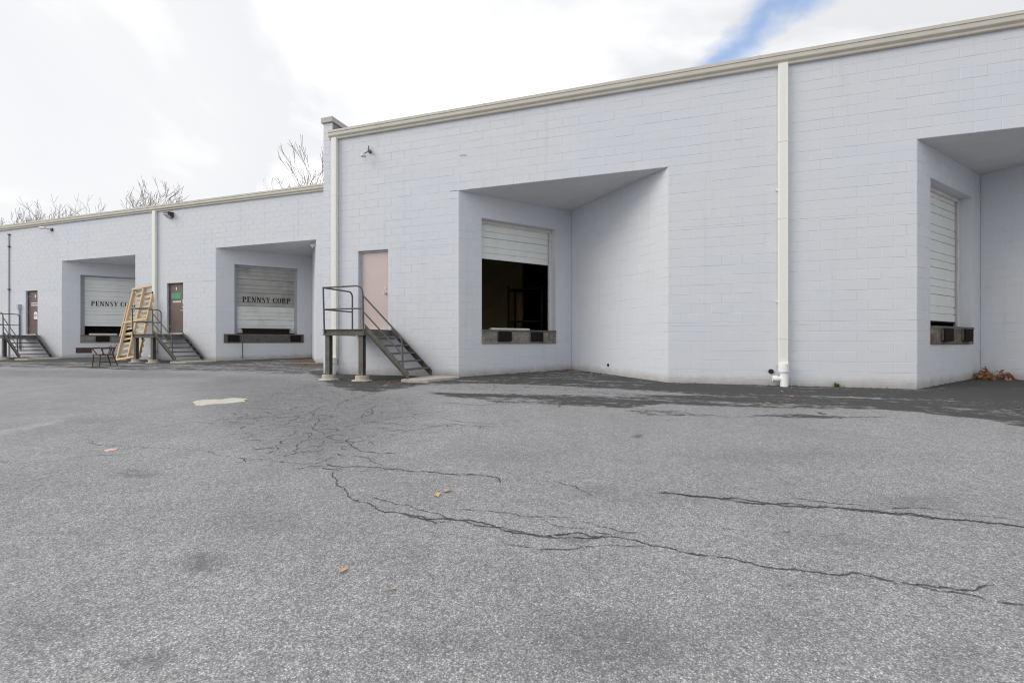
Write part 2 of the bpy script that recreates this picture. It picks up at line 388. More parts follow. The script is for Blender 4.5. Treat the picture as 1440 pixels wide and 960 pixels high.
zone(dirt, [(6.6, 13.6), (8.2, 12.9), (9.6, 11.2), (9.3, 10.8), (7.2, 12.6)], .5, .3)
zone(pale, gp([(-40, 613), (90, 588), (92, 592), (-40, 620)]), .9, .08)
zone(pale, gp([(-40, 517), (130, 512), (130, 514), (-40, 519)]), .6, .2)
def spot(px, py, rx, ry, v):
    c = on_ground(px, py); a = on_ground(px+rx, py); b_ = on_ground(px, py+ry)
    e1 = np.array((a-c)[:2]); e2 = np.array((b_-c)[:2]); Mi = np.linalg.inv(np.stack([e1, e2], 1))
    q = (P-np.array(c[:2])) @ Mi.T; d = np.hypot(q[:, 0], q[:, 1]); oil[:] = np.maximum(oil, v*np.clip(1.3-d, 0, 1))
for s_ in [(285, 790, 26, 16, .9), (205, 932, 26, 20, .9), (860, 905, 130, 60, .5), (1345, 925, 60, 40, .35), (195, 668, 36, 4, .6), (185, 664, 20, 4, .6),
           (897, 613, 8, 2.5, 1.2), (180, 722, 12, 4, .45), (820, 756, 34, 5, .75), (1290, 705, 70, 12, .35), (560, 780, 60, 25, .2),
           (350, 735, 90, 20, .22), (960, 700, 90, 12, .3), (1060, 640, 120, 10, .22), (840, 690, 40, 12, .35), (1200, 760, 90, 18, .25), (60, 880, 60, 30, .3), (120, 590, 60, 5, .2), (700, 640, 100, 8, .15), (640, 905, 80, 30, .22), (1130, 880, 120, 40, .2)]:
    spot(*s_)
idx = np.arange(nxn*nyn).reshape(nyn, nxn)
faces = np.stack([idx[:-1, :-1].ravel(), idx[:-1, 1:].ravel(), idx[1:, 1:].ravel(), idx[1:, :-1].ravel()], 1)
me = bpy.data.meshes.new('ground')
me.vertices.add(len(P)); me.vertices.foreach_set('co', np.stack([P[:, 0], P[:, 1], Z.ravel()], 1).ravel())
me.loops.add(faces.size); me.loops.foreach_set('vertex_index', faces.ravel())
me.polygons.add(len(faces)); me.polygons.foreach_set('loop_start', np.arange(0, faces.size, 4)); me.polygons.foreach_set('loop_total', np.full(len(faces), 4))
me.update(); me.validate()
for nm, arr in (('dark', dark), ('dirt', dirt), ('pale', pale), ('oil', oil)):
    a = me.attributes.new(nm, 'FLOAT', 'POINT'); a.data.foreach_set('value', arr.astype(np.float32))
me.materials.append(M_asph)
ground = link('ground', me, I4); ground['kind'] = 'structure'

# ------------------------------------------------------------------ cracks: narrow strips with ragged edges
rc = random.Random(3)
def ragged(pts, rough=.16, step=.05):
    pts = [Vector(p) for p in pts]; out_ = []
    def sub(a, b_):
        if (b_-a).length < step: out_.append(a); return
        d = b_-a; m_ = (a+b_)/2+Vector((-d.y, d.x, 0))*rc.uniform(-rough, rough); sub(a, m_); sub(m_, b_)
    for a, b_ in zip(pts, pts[1:]): sub(a, b_)
    out_.append(pts[-1]); return out_
def strip(mb, pts, w0, zoff, gaps=.0, tp=5):
    prev = None; n = len(pts); k0 = rc.uniform(0, 100)
    for i, p in enumerate(pts):
        p = p+Vector((rc.gauss(0, .22), rc.gauss(0, .22), 0))*w0
        d = (pts[min(i+1, n-1)]-pts[max(i-1, 0)]); d.z = 0
        if d.length < 1e-6: continue
        d.normalize(); s = Vector((-d.y, d.x, 0))
        tap = min(1, (i+.3)/tp, (n-1-i+.3)/tp)
        nn = .55+.9*noise.noise(Vector((i*.17+k0, 0, 0)))+.5*rc.random()
        w_ = w0*tap*max(.12, nn)
        a = p+s*w_*rc.uniform(.3, .7); b_ = p-s*w_*rc.uniform(.3, .7)
        a.z = gz(a.y)+zoff; b_.z = gz(b_.y)+zoff
        i0 = len(mb.v); mb.v += [tuple(a), tuple(b_)]
        if prev is not None and rc.random() > gaps: mb.f.append((prev, prev+1, i0+1, i0))
        prev = i0
cr = MB()
lines = [
 ([(469, 662), (472, 674), (487, 690), (493, 702), (520, 708), (535, 718), (560, 721), (595, 727), (615, 735), (645, 731), (700, 741), (740, 750), (790, 756), (820, 757), (860, 754), (900, 762), (920, 768), (990, 781), (1050, 790), (1100, 800), (1180, 809), (1200, 805), (1280, 822), (1330, 826), (1400, 822)], .020, .02),
 ([(560, 721), (595, 730), (640, 731), (700, 741), (760, 753), (860, 755)], .028, .05),
 ([(1280, 822), (1340, 832), (1410, 848), (1480, 850)], .017, .05),
 ([(1180, 809), (1240, 815), (1290, 826)], .010, .3),
 ([(520, 700), (545, 705), (590, 717), (625, 727), (645, 731)], .016, .2),
 ([(600, 705), (606, 718)], .010, .2),
 ([(640, 717), (700, 721), (740, 727), (805, 726)], .013, .2),
 ([(755, 727), (800, 742), (860, 752), (905, 750)], .012, .3),
 ([(815, 731), (860, 743), (900, 752), (910, 757)], .012, .3),
 ([(708, 766), (760, 773), (800, 773), (880, 768), (930, 768)], .012, .35),
 ([(455, 652), (510, 656), (600, 663), (660, 667), (701, 672), (704, 681)], .026, .05),
 ([(120, 618), (180, 628), (250, 632), (300, 637), (350, 645), (400, 650), (455, 652)], .014, .5),
 ([(925, 693), (990, 698), (1080, 708), (1160, 713), (1240, 720), (1330, 730), (1440, 741), (1500, 747)], .034, .0),
 ([(925, 693), (990, 699), (1080, 708), (1160, 714)], .024, .05),
 ([(1180, 716), (1240, 721), (1330, 730)], .026, .05),
 ([(1110, 700), (1140, 704), (1200, 709), (1245, 718)], .014, .2),
 ([(1240, 715), (1320, 716), (1370, 724), (1440, 733)], .012, .3),
 ([(895, 690), (905, 692)], .03, 0), ([(600, 664), (640, 662)], .01, 0),
 ([(780, 676), (810, 684), (840, 700)], .014, .3), ([(895, 711), (912, 714)], .02, .2),
 ([(430, 655), (500, 662), (560, 660)], .01, .3),
 ([(0, 648), (60, 650), (120, 641), (190, 638)], .014, .35), ([(170, 672), (260, 655), (320, 650)], .010, .4),
 ([(560, 608), (640, 596), (700, 600), (732, 601)], .016, .15), ([(618, 587), (660, 594), (700, 597)], .016, .15),
 ([(500, 589), (525, 582), (527, 570)], .02, .1), ([(478, 600), (530, 592), (580, 598), (640, 600)], .016, .15),
 ([(455, 612), (490, 622), (520, 618)], .018, .15), ([(455, 612), (440, 600), (445, 588)], .016, .15),
 ([(490, 622), (510, 635), (560, 637)], .018, .15), ([(490, 640), (540, 655)], .014, .2), ([(470, 640), (440, 655)], .012, .2),
 ([(1030, 586), (1080, 584), (1180, 588), (1250, 586)], .03, .1), ([(880, 574), (940, 578), (1000, 584), (1030, 586)], .03, .2),
 ([(470, 568), (510, 558), (545, 547)], .03, .1), ([(620, 566), (660, 569), (720, 567)], .025, .2),
 ([(1090, 828), (1130, 818)], .008, .3), ([(960, 740), (1050, 748), (1120, 745)], .009, .45), ([(300, 590), (420, 585), (460, 570)], .02, .3),
]
for pts, w_, gp_ in lines:
    strip(cr, ragged([on_ground(*p) for p in pts], .13, .02), w_*(.50 if on_ground(*pts[0]).y < 3.5 else .62), .004, gp_*.5)
# fatigue ("alligator") cracking in front of the near staircase: jittered honeycomb
def inpoly(x, y, poly):
    ins = False
    for i in range(len(poly)):
        a = poly[i]; b_ = poly[(i+1) % len(poly)]
        if (a[1] > y) != (b_[1] > y) and x < (b_[0]-a[0])*(y-a[1])/(b_[1]-a[1])+a[0]: ins = not ins
    return ins
def gator(poly, cell, w0, keep, seed):
    rg = random.Random(seed); cache = {}
    def node(i, j, k):
        key = (i, j, k)
        if key not in cache:
            bx = cell*math.sqrt(3)*(i+.5*(j % 2)); by = cell*1.5*j
            by += cell*(.5 if k else -.5)
            cache[key] = Vector((bx+rg.uniform(-.33, .33)*cell, by+rg.uniform(-.33, .33)*cell, 0))
        return cache[key]
    xs_ = [p[0] for p in poly]; ys_ = [p[1] for p in poly]
    for j in range(int(min(ys_)/cell/1.5)-1, int(max(ys_)/cell/1.5)+2):
        for i in range(int(min(xs_)/cell/1.732)-2, int(max(xs_)/cell/1.732)+2):
            a = node(i, j, 1); b0 = node(i, j, 0)
            up = (i if j % 2 == 0 else i+1, j+1, 0); up2 = (i-1 if j % 2 == 0 else i, j+1, 0)
            for p, q in ((a, b0), (a, node(*up)), (a, node(*up2))):
                m_ = (p+q)/2
                if not inpoly(m_.x, m_.y, poly) or (p-q).length > cell*2.2: continue
                kk = keep*(.75+.8*noise.noise(m_*.9))
                if rg.random() < kk: strip(cr, ragged([p, q], .2, .07), w0*rg.uniform(.6, 1.2), .0035, .08, 1.2)
gator(gp([(300, 590), (370, 553), (440, 538), (540, 548), (600, 572), (560, 610), (480, 640), (380, 642)]), .16, .013, .66, 5)
gator(gp([(540, 580), (640, 575), (745, 598), (700, 612), (560, 632), (480, 668), (430, 650), (480, 620)]), .26, .010, .34, 8)
gator(gp([(180, 600), (300, 590), (400, 640), (470, 662), (380, 668), (250, 640)]), .26, .010, .22, 9)
crk = cr.build('asphalt_crack', M_crack, parent=ground, recalc=False)
crk['kind'] = 'stuff'

def blob(pts, jit, z, name, mat, thick=.008):
    q = ragged([on_ground(*p) for p in pts+[pts[0]]], jit, .06)[:-1]
    poly = [(p.x, p.y) for p in q]; n = len(poly); mb = MB()
    mb.v = [(x, y, gz(y)+z) for x, y in poly]+[(x, y, gz(y)-.02) for x, y in poly]
    cxx = sum(p[0] for p in poly)/n; cyy = sum(p[1] for p in poly)/n; mb.v.append((cxx, cyy, gz(cyy)+z+thick*.3))
    mb.f = [(i, (i+1) % n, 2*n) for i in range(n)]+[((i+1) % n, i, n+i, n+(i+1) % n) for i in range(n)]
    return mb.build(name, mat)
tag(blob([(272, 566), (285, 562.5), (310, 562), (330, 559.5), (347, 561), (345, 565), (325, 567), (300, 568.5), (285, 571), (274, 570)], .2, .008, 'mortar_patch', M_patch),
    'tan spilled mortar patch dried on the cracked grey asphalt', 'mortar patch')
tag(blob([(147, 633), (156, 631), (167, 630.5), (160, 633.5), (150, 635)], .25, .006, 'paint_mark', material('pink_mark', (.62, .42, .38), .9, 0, .3, 30)),
    'small pinkish spill mark on the open grey asphalt', 'spill mark')

# ------------------------------------------------------------------ block walls
BH, BL = .2032, .4064
ZB = H(3.86)-25*BH
def fmat(p0, ang): return Matrix.Translation((p0[0], p0[1], 0)) @ Matrix.Rotation(ang, 4, 'Z')
def courses(u0, u1, z0, z1, holes, phase=0):
    cells = []
    i = int((z0-ZB)/BH)-1
    while ZB+i*BH < z1:
        a, b_ = max(ZB+i*BH, z0), min(ZB+(i+1)*BH, z1); i += 1
        if b_-a < .01: continue
        zs = sorted({a, b_} | {z for h in holes for z in h[2:] if a+.004 < z < b_-.004})
        for za, zb in zip(zs, zs[1:]):
            free = [(u0, u1)]
            for h in holes:
                if h[2] < (za+zb)/2 < h[3]:
                    nf = []
                    for p, q in free:
                        if h[1] <= p or h[0] >= q: nf.append((p, q)); continue
                        if h[0]-p > .01: nf.append((p, h[0]))
                        if q-h[1] > .01: nf.append((h[1], q))
                    free = nf
            for p, q in free:
                off = phase+((i % 2)*.5)*BL; k = math.floor((p-off)/BL); us = [p]
                while True:
                    k += 1; x = off+k*BL
                    if x >= q-.04: break
                    if x > p+.04: us.append(x)
                us.append(q)
                for a2, b2 in zip(us, us[1:]): cells.append((a2, b2, za, zb))
    return cells
G = .0033                                                    # half joint
def block_geo(w_, h_, d=.028, ch=.0035):
    x0, x1, z0, z1 = -w_/2+G, w_/2-G, -h_/2+G, h_/2-G
    vs = [(x0, d, z0), (x1, d, z0), (x1, d, z1), (x0, d, z1), (x0, ch, z0), (x1, ch, z0), (x1, ch, z1), (x0, ch, z1),
          (x0+ch, 0, z0+ch), (x1-ch, 0, z0+ch), (x1-ch, 0, z1-ch), (x0+ch, 0, z1-ch)]
    fs = [(8, 9, 10, 11)]+[(4+i, 4+(i+1) % 4, 8+(i+1) % 4, 8+i) for i in range(4)]+[(i, (i+1) % 4, 4+(i+1) % 4, 4+i) for i in range(4)]
    return vs, fs
shared = {}
def shared_block(w_, h_):
    key = (round(w_, 3), round(h_, 3))
    if key not in shared:
        mb = MB(); mb.add(*block_geo(*key)); shared[key] = mb.mesh('concrete_block', M_wall, recalc=False)
    return shared[key]
rb = random.Random(11)
def lay(root, faces_):
    """faces_: list of (matrix, u0, u1, z0, z1, holes, phase). The 300 blocks that show largest become parts, the rest one part."""
    allb = []
    for (M, u0, u1, z0, z1, holes, ph) in faces_:
        for (a, b_, za, zb) in courses(u0, u1, z0, z1, holes, ph):
            W_ = M @ Matrix.Translation(((a+b_)/2, 0, (za+zb)/2)); c = W_.translation
            rel = c-Vector((0, 0, CAMH)); fwd = -rel.x*math.sin(YAW)+rel.y*math.cos(YAW); sdx = rel.x*math.cos(YAW)+rel.y*math.sin(YAW)
            vis = fwd > 1 and abs(sdx/fwd) < 1.14 and abs(rel.z/fwd) < .76
            nrm = M.to_3x3() @ Vector((0, -1, 0)); cosv = max(.02, -nrm.dot(rel.normalized()))
            allb.append(((b_-a)*(zb-za)*cosv/rel.length_squared if vis else 0, W_, b_-a, zb-za))
    allb.sort(key=lambda t: -t[0])
    rest = MB()
    for n, (sc, W_, w_, h_) in enumerate(allb):
        pr = rb.uniform(-.0016, .0016)
        J = W_ @ Matrix.Translation((0, pr, 0)) @ Matrix.Rotation(rb.gauss(0, .0014), 4, 'Z') @ Matrix.Rotation(rb.gauss(0, .002), 4, 'X')
        if n < 300 and sc > 0: link('concrete_block', shared_block(w_, h_), J, root)
        else: rest.add(*block_geo(w_, h_), J)
    o = rest.build('concrete_block', M_wall, WM[root], root, recalc=False) if False else None
    me_ = rest.mesh('concrete_block', M_wall, recalc=False)
    o = link('concrete_blocks', me_, I4, root); o['kind'] = 'stuff'
def core(mb, M, u0, u1, z0, z1, holes, th=.28, y0=.0030):
    us = sorted({u0, u1} | {v for h in holes for v in h[:2]}); zs = sorted({z0, z1} | {v for h in holes for v in h[2:]})
    us = [u for u in us if u0 <= u <= u1]; zs = [z for z in zs if z0 <= z <= z1]
    solid = {}
    for i in range(len(us)-1):
        for j in range(len(zs)-1):
            cu, cz = (us[i]+us[i+1])/2, (zs[j]+zs[j+1])/2
            solid[i, j] = not any(h[0] < cu < h[1] and h[2] < cz < h[3] for h in holes)
    for (i, j), s in solid.items():
        if not s: continue
        a, b_, c, d = us[i], us[i+1], zs[j], zs[j+1]
        mb.add([(a, y0, c), (b_, y0, c), (b_, y0, d), (a, y0, d)], [(0, 1, 2, 3)], M)
        mb.add([(a, th, c), (b_, th, c), (b_, th, d), (a, th, d)], [(3, 2, 1, 0)], M)
        if not solid.get((i-1, j), False): mb.add([(a, y0, c), (a, y0, d), (a, th, d), (a, th, c)], [(0, 1, 2, 3)], M)
        if not solid.get((i+1, j), False): mb.add([(b_, y0, c), (b_, th, c), (b_, th, d), (b_, y0, d)], [(0, 1, 2, 3)], M)
        if not solid.get((i, j-1), False): mb.add([(a, y0, c), (a, th, c), (b_, th, c), (b_, y0, c)], [(0, 1, 2, 3)], M)
        if not solid.get((i, j+1), False): mb.add([(a, y0, d), (b_, y0, d), (b_, th, d), (a, th, d)], [(0, 1, 2, 3)], M)

OFFX, DEP, BW = 2.40, 2.75, 5.07
FL = math.hypot(OFFX, DEP); ANG_L = math.atan2(DEP, OFFX)
FR = math.hypot(BW-OFFX, DEP); ANG_R = math.atan2(-DEP, BW-OFFX)
DO0, DO1 = .66, 3.06                                          # dock opening along the left face
ZTOP, ZC = H(5.70), H(3.86)
SILL_T, SILL_B = H(.31), H(-.06)

def warehouse(root, D, x0, x1, bays, doors, tops):
    """front wall with holes, plus two slanted faces per bay"""
    faces_ = []; wall = MB()
    holes = [(a-x0, a+BW-x0, -9, ZC) for a in bays]+[(d0-x0, d1-x0, zb, zt) for d0, d1, zb, zt in doors]
    hl = [(a, b_, c, d) if c > -5 else (a, b_, .2, d) for a, b_, c, d in holes]
    Mf = fmat((x0, D), 0)
    core(wall, Mf, 0, x1-x0, .2, ZTOP, hl); faces_.append((Mf, 0, x1-x0, .2, ZTOP, hl, .1))
    for a, (ox0, ox1) in zip(bays, tops):
        Ml = fmat((a, D), ANG_L); Mr = fmat((a+OFFX, D+DEP), ANG_R)
        zo = H(3.25)
        hd = [(DO0, DO1, SILL_B, zo)]
        if (ox0, ox1) != (DO0, DO1): hd = [(DO0, DO1, SILL_T, zo), (ox0, ox1, SILL_B, SILL_T)]
        core(wall, Ml, 0, FL, .2, ZC+.1, hd, .28); faces_.append((Ml, 0, FL, .2, ZC-.002, hd, .0))
        core(wall, Mr, 0, FR, .2, ZC+.1, []); faces_.append((Mr, 0, FR, .2, ZC-.002, [], .2))
        # concrete soffit over the bay
        s = MB(); s.prism([(a-.02, D+.0055), (a+BW+.02, D+.0055), (a+OFFX, D+DEP+.02)], ZC-.0015, ZC+.12)
        s.build('soffit', M_soffit, WM[root], root) if False else link('soffit', s.mesh('soffit', M_soffit), I4, root)
    o = link('wall', wall.mesh('wall', M_wall), I4, root)
    lay(root, faces_)

near = thing('warehouse', 'tall pale lavender painted block warehouse with half-open dock door and pink door', 'warehouse', T(-8.8, D1, gz(D1)))
far = thing('warehouse', 'set back pale painted block warehouse with two stencilled dock doors and brown doors', 'warehouse', T(-9.1, D2, gz(D2)))
DRZ = (H(.33), H(.33)+2.17)
bays_near = [-4.89, 4.67]; bays_far = [-17.46, -27.32]
doors_near = [(-7.93, -6.98, H(.33), H(2.49))]
doors_far = [(-20.28, -19.32, H(.35), H(2.51)), (-30.12, -29.18, H(.35), H(2.52))]
warehouse(near, D1, -8.8, 14, bays_near, doors_near, [(DO0, DO1), (DO0, DO1)])
warehouse(far, D2, -44, -9.1, bays_far, doors_far, [(.28, 3.32), (DO0, DO1)])

def part(mb, name, mat, parent, world=I4, **k): return mb.build(name, mat, world, parent, **k)
# shells
s = MB(); s.box(13.72, 14, D1+.28, D1+26, .2, ZTOP); s.box(-8.8, 14, D1+26, D1+26.3, .2, ZTOP); part(s, 'rear_wall', M_wall, near)
s = MB(); s.box(-44, -43.7, D2+.28, D2+24, .2, ZTOP); s.box(-44, -9.1, D2+24, D2+24.3, .2, ZTOP); part(s, 'rear_wall', M_wall, far)
s = MB(); s.box(-8.8, 14.1, D1+.01, D1+26.4, ZTOP+.003, ZTOP+.14); part(s, 'roof', M_roof, near)
s = MB(); s.box(-44.1, -9.103, D2+.01, D2+24.4, ZTOP+.003, ZTOP+.14); part(s, 'roof', M_roof, far)
# fire wall between the two
fw = MB(); fw.box(-9.10, -8.803, D1+.0045, D1+26.3, .2, H(6.18)); fwo = part(fw, 'fire_wall', M_wall, near)
fb = MB()
for (a, b_, za, zb) in courses(0, .297, .2, H(6.18), [], 0): fb.add(*block_geo(b_-a, zb-za), T(-9.1+(a+b_)/2, D1, (za+zb)/2))
part(fb, 'facing_block', M_wall, fwo, recalc=False)
cp = MB(); cp.box(-9.15, -8.75, D1-.05, D1+26.4, H(6.18)+.002, H(6.33)); part(cp, 'coping', material('coping_metal', (.42, .41, .39), .5, 0, .1, 3), fwo, bevel=.006)
s = MB()                                                     # dark flashing on the fire wall's roof side
s.box(-8.80, -8.785, D1+.05, D1+26, ZTOP+.15, H(6.17)); part(s, 'flashing', M_roof, near)
# interior seen through the open dock door
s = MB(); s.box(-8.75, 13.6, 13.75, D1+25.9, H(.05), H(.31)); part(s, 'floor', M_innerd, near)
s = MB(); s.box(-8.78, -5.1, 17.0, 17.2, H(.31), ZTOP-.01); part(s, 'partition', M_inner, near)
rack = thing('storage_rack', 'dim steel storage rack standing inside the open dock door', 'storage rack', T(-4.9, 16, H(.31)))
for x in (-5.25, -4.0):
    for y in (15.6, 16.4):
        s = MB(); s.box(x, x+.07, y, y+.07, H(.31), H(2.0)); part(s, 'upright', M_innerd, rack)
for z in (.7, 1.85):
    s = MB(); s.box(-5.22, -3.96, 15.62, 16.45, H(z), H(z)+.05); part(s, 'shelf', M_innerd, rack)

# gutters
prof = [(0, 0), (-.05, 0), (-.062, .012), (-.066, .05), (-.088, .068), (-.108, .085), (-.112, .10), (-.114, .172), (-.128, .176), (-.13, .236), (-.1, .24), (0, .24)]
def gutter(root, D, x0, x1, zt):
    M = Matrix.Translation((0, D-.004, zt-.24)); seg = 3.05; x = x1; g0 = None
    g = MB(); g.extrude_x(prof, x0, x1, M); go = part(g, 'gutter', M_gutter, root)
    j = MB()
    while x > x0+.5:
        x -= seg
        if x > x0: j.extrude_x([(y-.004, z-.002 if z < .1 else z+.003) for y, z in prof], x-.02, x+.02, M)
    part(j, 'joint_cover', M_gutter, go)
gutter(near, D1, -8.80-.04, 14.15, H(5.90)); gutter(far, D2, -44.2, -9.105, H(5.90))

# downspouts
def downspout(root, x, D, ztop, w_=.17, big=True):
    hw = w_/2; y0 = D-.115; g = gz(D)
    s = MB(); zb = g+.42
    p = [(-hw, D-.012), (-hw, y0+.01), (-hw+.01, y0), (hw*.5, y0), (hw*.56, y0+.004), (hw*.62, y0), (hw-.01, y0), (hw, y0+.01), (hw, D-.012)]
    s.prism([(x+a, b_) for a, b_ in p[::-1]], zb, ztop); d = part(s, 'downspout', M_spout, root)
    s = MB()
    for z in (zb+.55, zb+2.1+.9, ztop-1.6):
        if big or z == zb+.55: s.box(x-hw-.006, x+hw+.006, y0-.005, D-.014, z, z+.012)
    part(s, 'seam', M_spout, d)
    s = MB()
    for z in (zb+1.3, zb+3.6): s.box(x-hw-.035, x-hw+.0, D-.03, D-.004, z, z+.035)
    part(s, 'strap', M_spout, d)
    s = MB(); s.cyl(x, D-.12, g+.30, g+.46, hw*1.12, n=24); s.cyl(x, D-.12, g+.27, g+.30, hw*.98, hw*1.12, n=24); part(s, 'coupling', M_pvc, d, smooth=True)
    s = MB(); s.cyl(x+.01, D-.12, g-.05, g+.28, hw*.86, n=24)
    Mh = Matrix.Translation((x-.02, D-.12, g+.15)) @ Matrix.Rotation(R(-90), 4, 'Y')
    s.cyl(0, 0, 0, .17, .05, n=20, M=Mh); s.cyl(0, 0, .10, .185, .06, n=20, M=Mh); part(s, 'drain_tee', M_pvc, d, smooth=True)
downspout(near, -8.66, D1, H(5.68)); 
xm = on_wall(1101, 480, D1-.06).x; downspout(near, xm, D1, H(5.68), .175)
downspout(far, on_wall(217.5, 480, D2-.06).x, D2, H(5.68), .2)

# dock bays ---------------------------------------------------------------
def panel(mb, w_, z0, z1, cuts, base):
    pr = [(0, z0+.006)]
    for c in cuts:
        z = base+c
        if z0+.03 < z < z1-.03: pr += [(0, z-.010), (.020, z-.006), (.020, z+.006), (0, z+.010)]
    pr += [(0, z1-.008), (.022, z1-.004), (.045, z1-.001), (.045, z0+.003)]
    mb.extrude_x(pr, 0, w_)
def rollup(root, a, D, bottom, mat, label, o0=DO0, o1=DO1, wframe=M_tan):
    M = fmat((a, D), ANG_L); zt = H(3.25); fr = MB(); y = .20
    fr.box(o0, o0+.07, y, y+.09, SILL_T+.003, zt-.075); fr.box(o1-.07, o1, y, y+.09, SILL_T+.003, zt-.075); fr.box(o0, o1, y, y+.09, zt-.072, zt-.002)
    d = part(fr, 'overhead_door', wframe, root, M, bevel=.004); d['label'] = label
    z0 = bottom; k = 0; S = .58
    while z0 < zt-.1:
        z1 = min(z0+S, zt-.05); mb = MB(); panel(mb, o1-o0-.10, z0, z1, (.165, .33), z0); pm = mat if mat is not M_panelg or z0 > H(1.5) else M_panelc
        part(mb, 'door_panel', pm, d, M @ Matrix.Translation((o0+.05, y+.055, 0)), recalc=True); z0 = z1; k += 1
    st = MB(); st.box(o0+.06, o1-.06, y+.05, y+.10, bottom-.025, bottom+.001); part(st, 'bottom_seal', M_rubber, d, M)
    tk = MB(); tk.box(o0+.072, o0+.10, y+.025, y+.05, SILL_T+.01, zt-.09); tk.box(o1-.10, o1-.072, y+.025, y+.05, SILL_T+.01, zt-.09); part(tk, 'track', M_frame, d, M)
    return M, d
def dock(root, M, s0, s1, bumps, mat=None):
    sb = MB(); sb.box(s0+.002, s1-.002, -.035, .3, SILL_B+.002, SILL_T-.002); e = part(sb, 'dock_sill', mat or M_dock, root, M, bevel=.006)
    an = MB(); an.box(s0+.004, s1-.004, -.042, -.036, SILL_T-.06, SILL_T+.003); an.box(s0+.004, s1-.004, -.036, .12, SILL_T-.001, SILL_T+.005); part(an, 'edge_angle', M_steel, e, M)
    for b0, b1 in bumps:
        bb = MB(); bb.box(b0, b1, -.11, -.043, SILL_B+.06, SILL_T-.04)
        o = part(bb, 'dock_bumper', M_rubber, root, M, bevel=.012)
        pl = MB(); pl.box(b0-.02, b0-.004, -.07, -.042, SILL_B+.08, SILL_T-.06); pl.box(b1+.004, b1+.02, -.07, -.042, SILL_B+.08, SILL_T-.06); part(pl, 'mounting_plate', M_steel, o, M)
M1, d1 = rollup(near, -4.89, D1, H(2.23), M_panelw, 'half raised clean white dock door')
dock(near, M1, DO0, DO1, [(1.12, 1.52), (2.16, 2.56)])
s = MB(); s.box(.95, 2.15, -.02, .12, SILL_T+.006, SILL_T+.05); part(s, 'leveler_lip', M_tan, near, M1)
M2, d2 = rollup(near, 4.67, D1, H(.44), M_panelw, 'closed clean white dock door in the right hand bay')
dock(near, M2, DO0, DO1, [(1.12, 1.55), (2.3, 2.72)], material('rusty_dock_concrete', (.15, .115, .095), .9, 0, .4, 6, .5, 50, .6, (.42, .38, .34), 4))
M3, d3 = rollup(far, -17.46, D2, H(.36), M_panelg, 'closed grimy stencilled dock door beside the fire wall', wframe=M_frame)
dock(far, M3, .28, 3.32, [(.42, .84), (2.78, 3.2)], material('stained_dock_concrete', (.12, .115, .105), .9, 0, .35, 5, .5, 50, .8, (.04, .035, .03), 5))
s = MB(); s.box(.95, 2.75, .02, .20, SILL_T+.007, H(.52)); s.box(.90, 2.80, .0, .21, H(.52)+.001, H(.56)); lv = part(s, 'dock_leveler', M_rubber, far, M3)
s = MB(); s.tube([(.95, -.08, SILL_B+.02), (.95, -.10, gz(15)+.06)], .018, 6); part(s, 'hanging_bar', M_steel, far, M3)
M4, d4 = rollup(far, -27.32, D2, H(.76), M_panelw, 'stencilled white dock door lifted a little off its sill', wframe=M_frame)
dock(far, M4, DO0, DO1, [(1.25, 1.75), (2.4, 2.8)])
s = MB(); s.box(.95, 2.0, .10, .5, SILL_T+.006, H(.40)); s.box(2.15, 2.9, .10, .5, SILL_T+.006, H(.42)); part(s, 'leveler_plate', M_tan, far, M4)
s = MB(); s.box(.5, 3.2, .9, .95, SILL_T, H(3.3)); part(s, 'gap_shade_sheet', M_black, far, M4)  # black sheet stands in for the darkness behind the lifted door

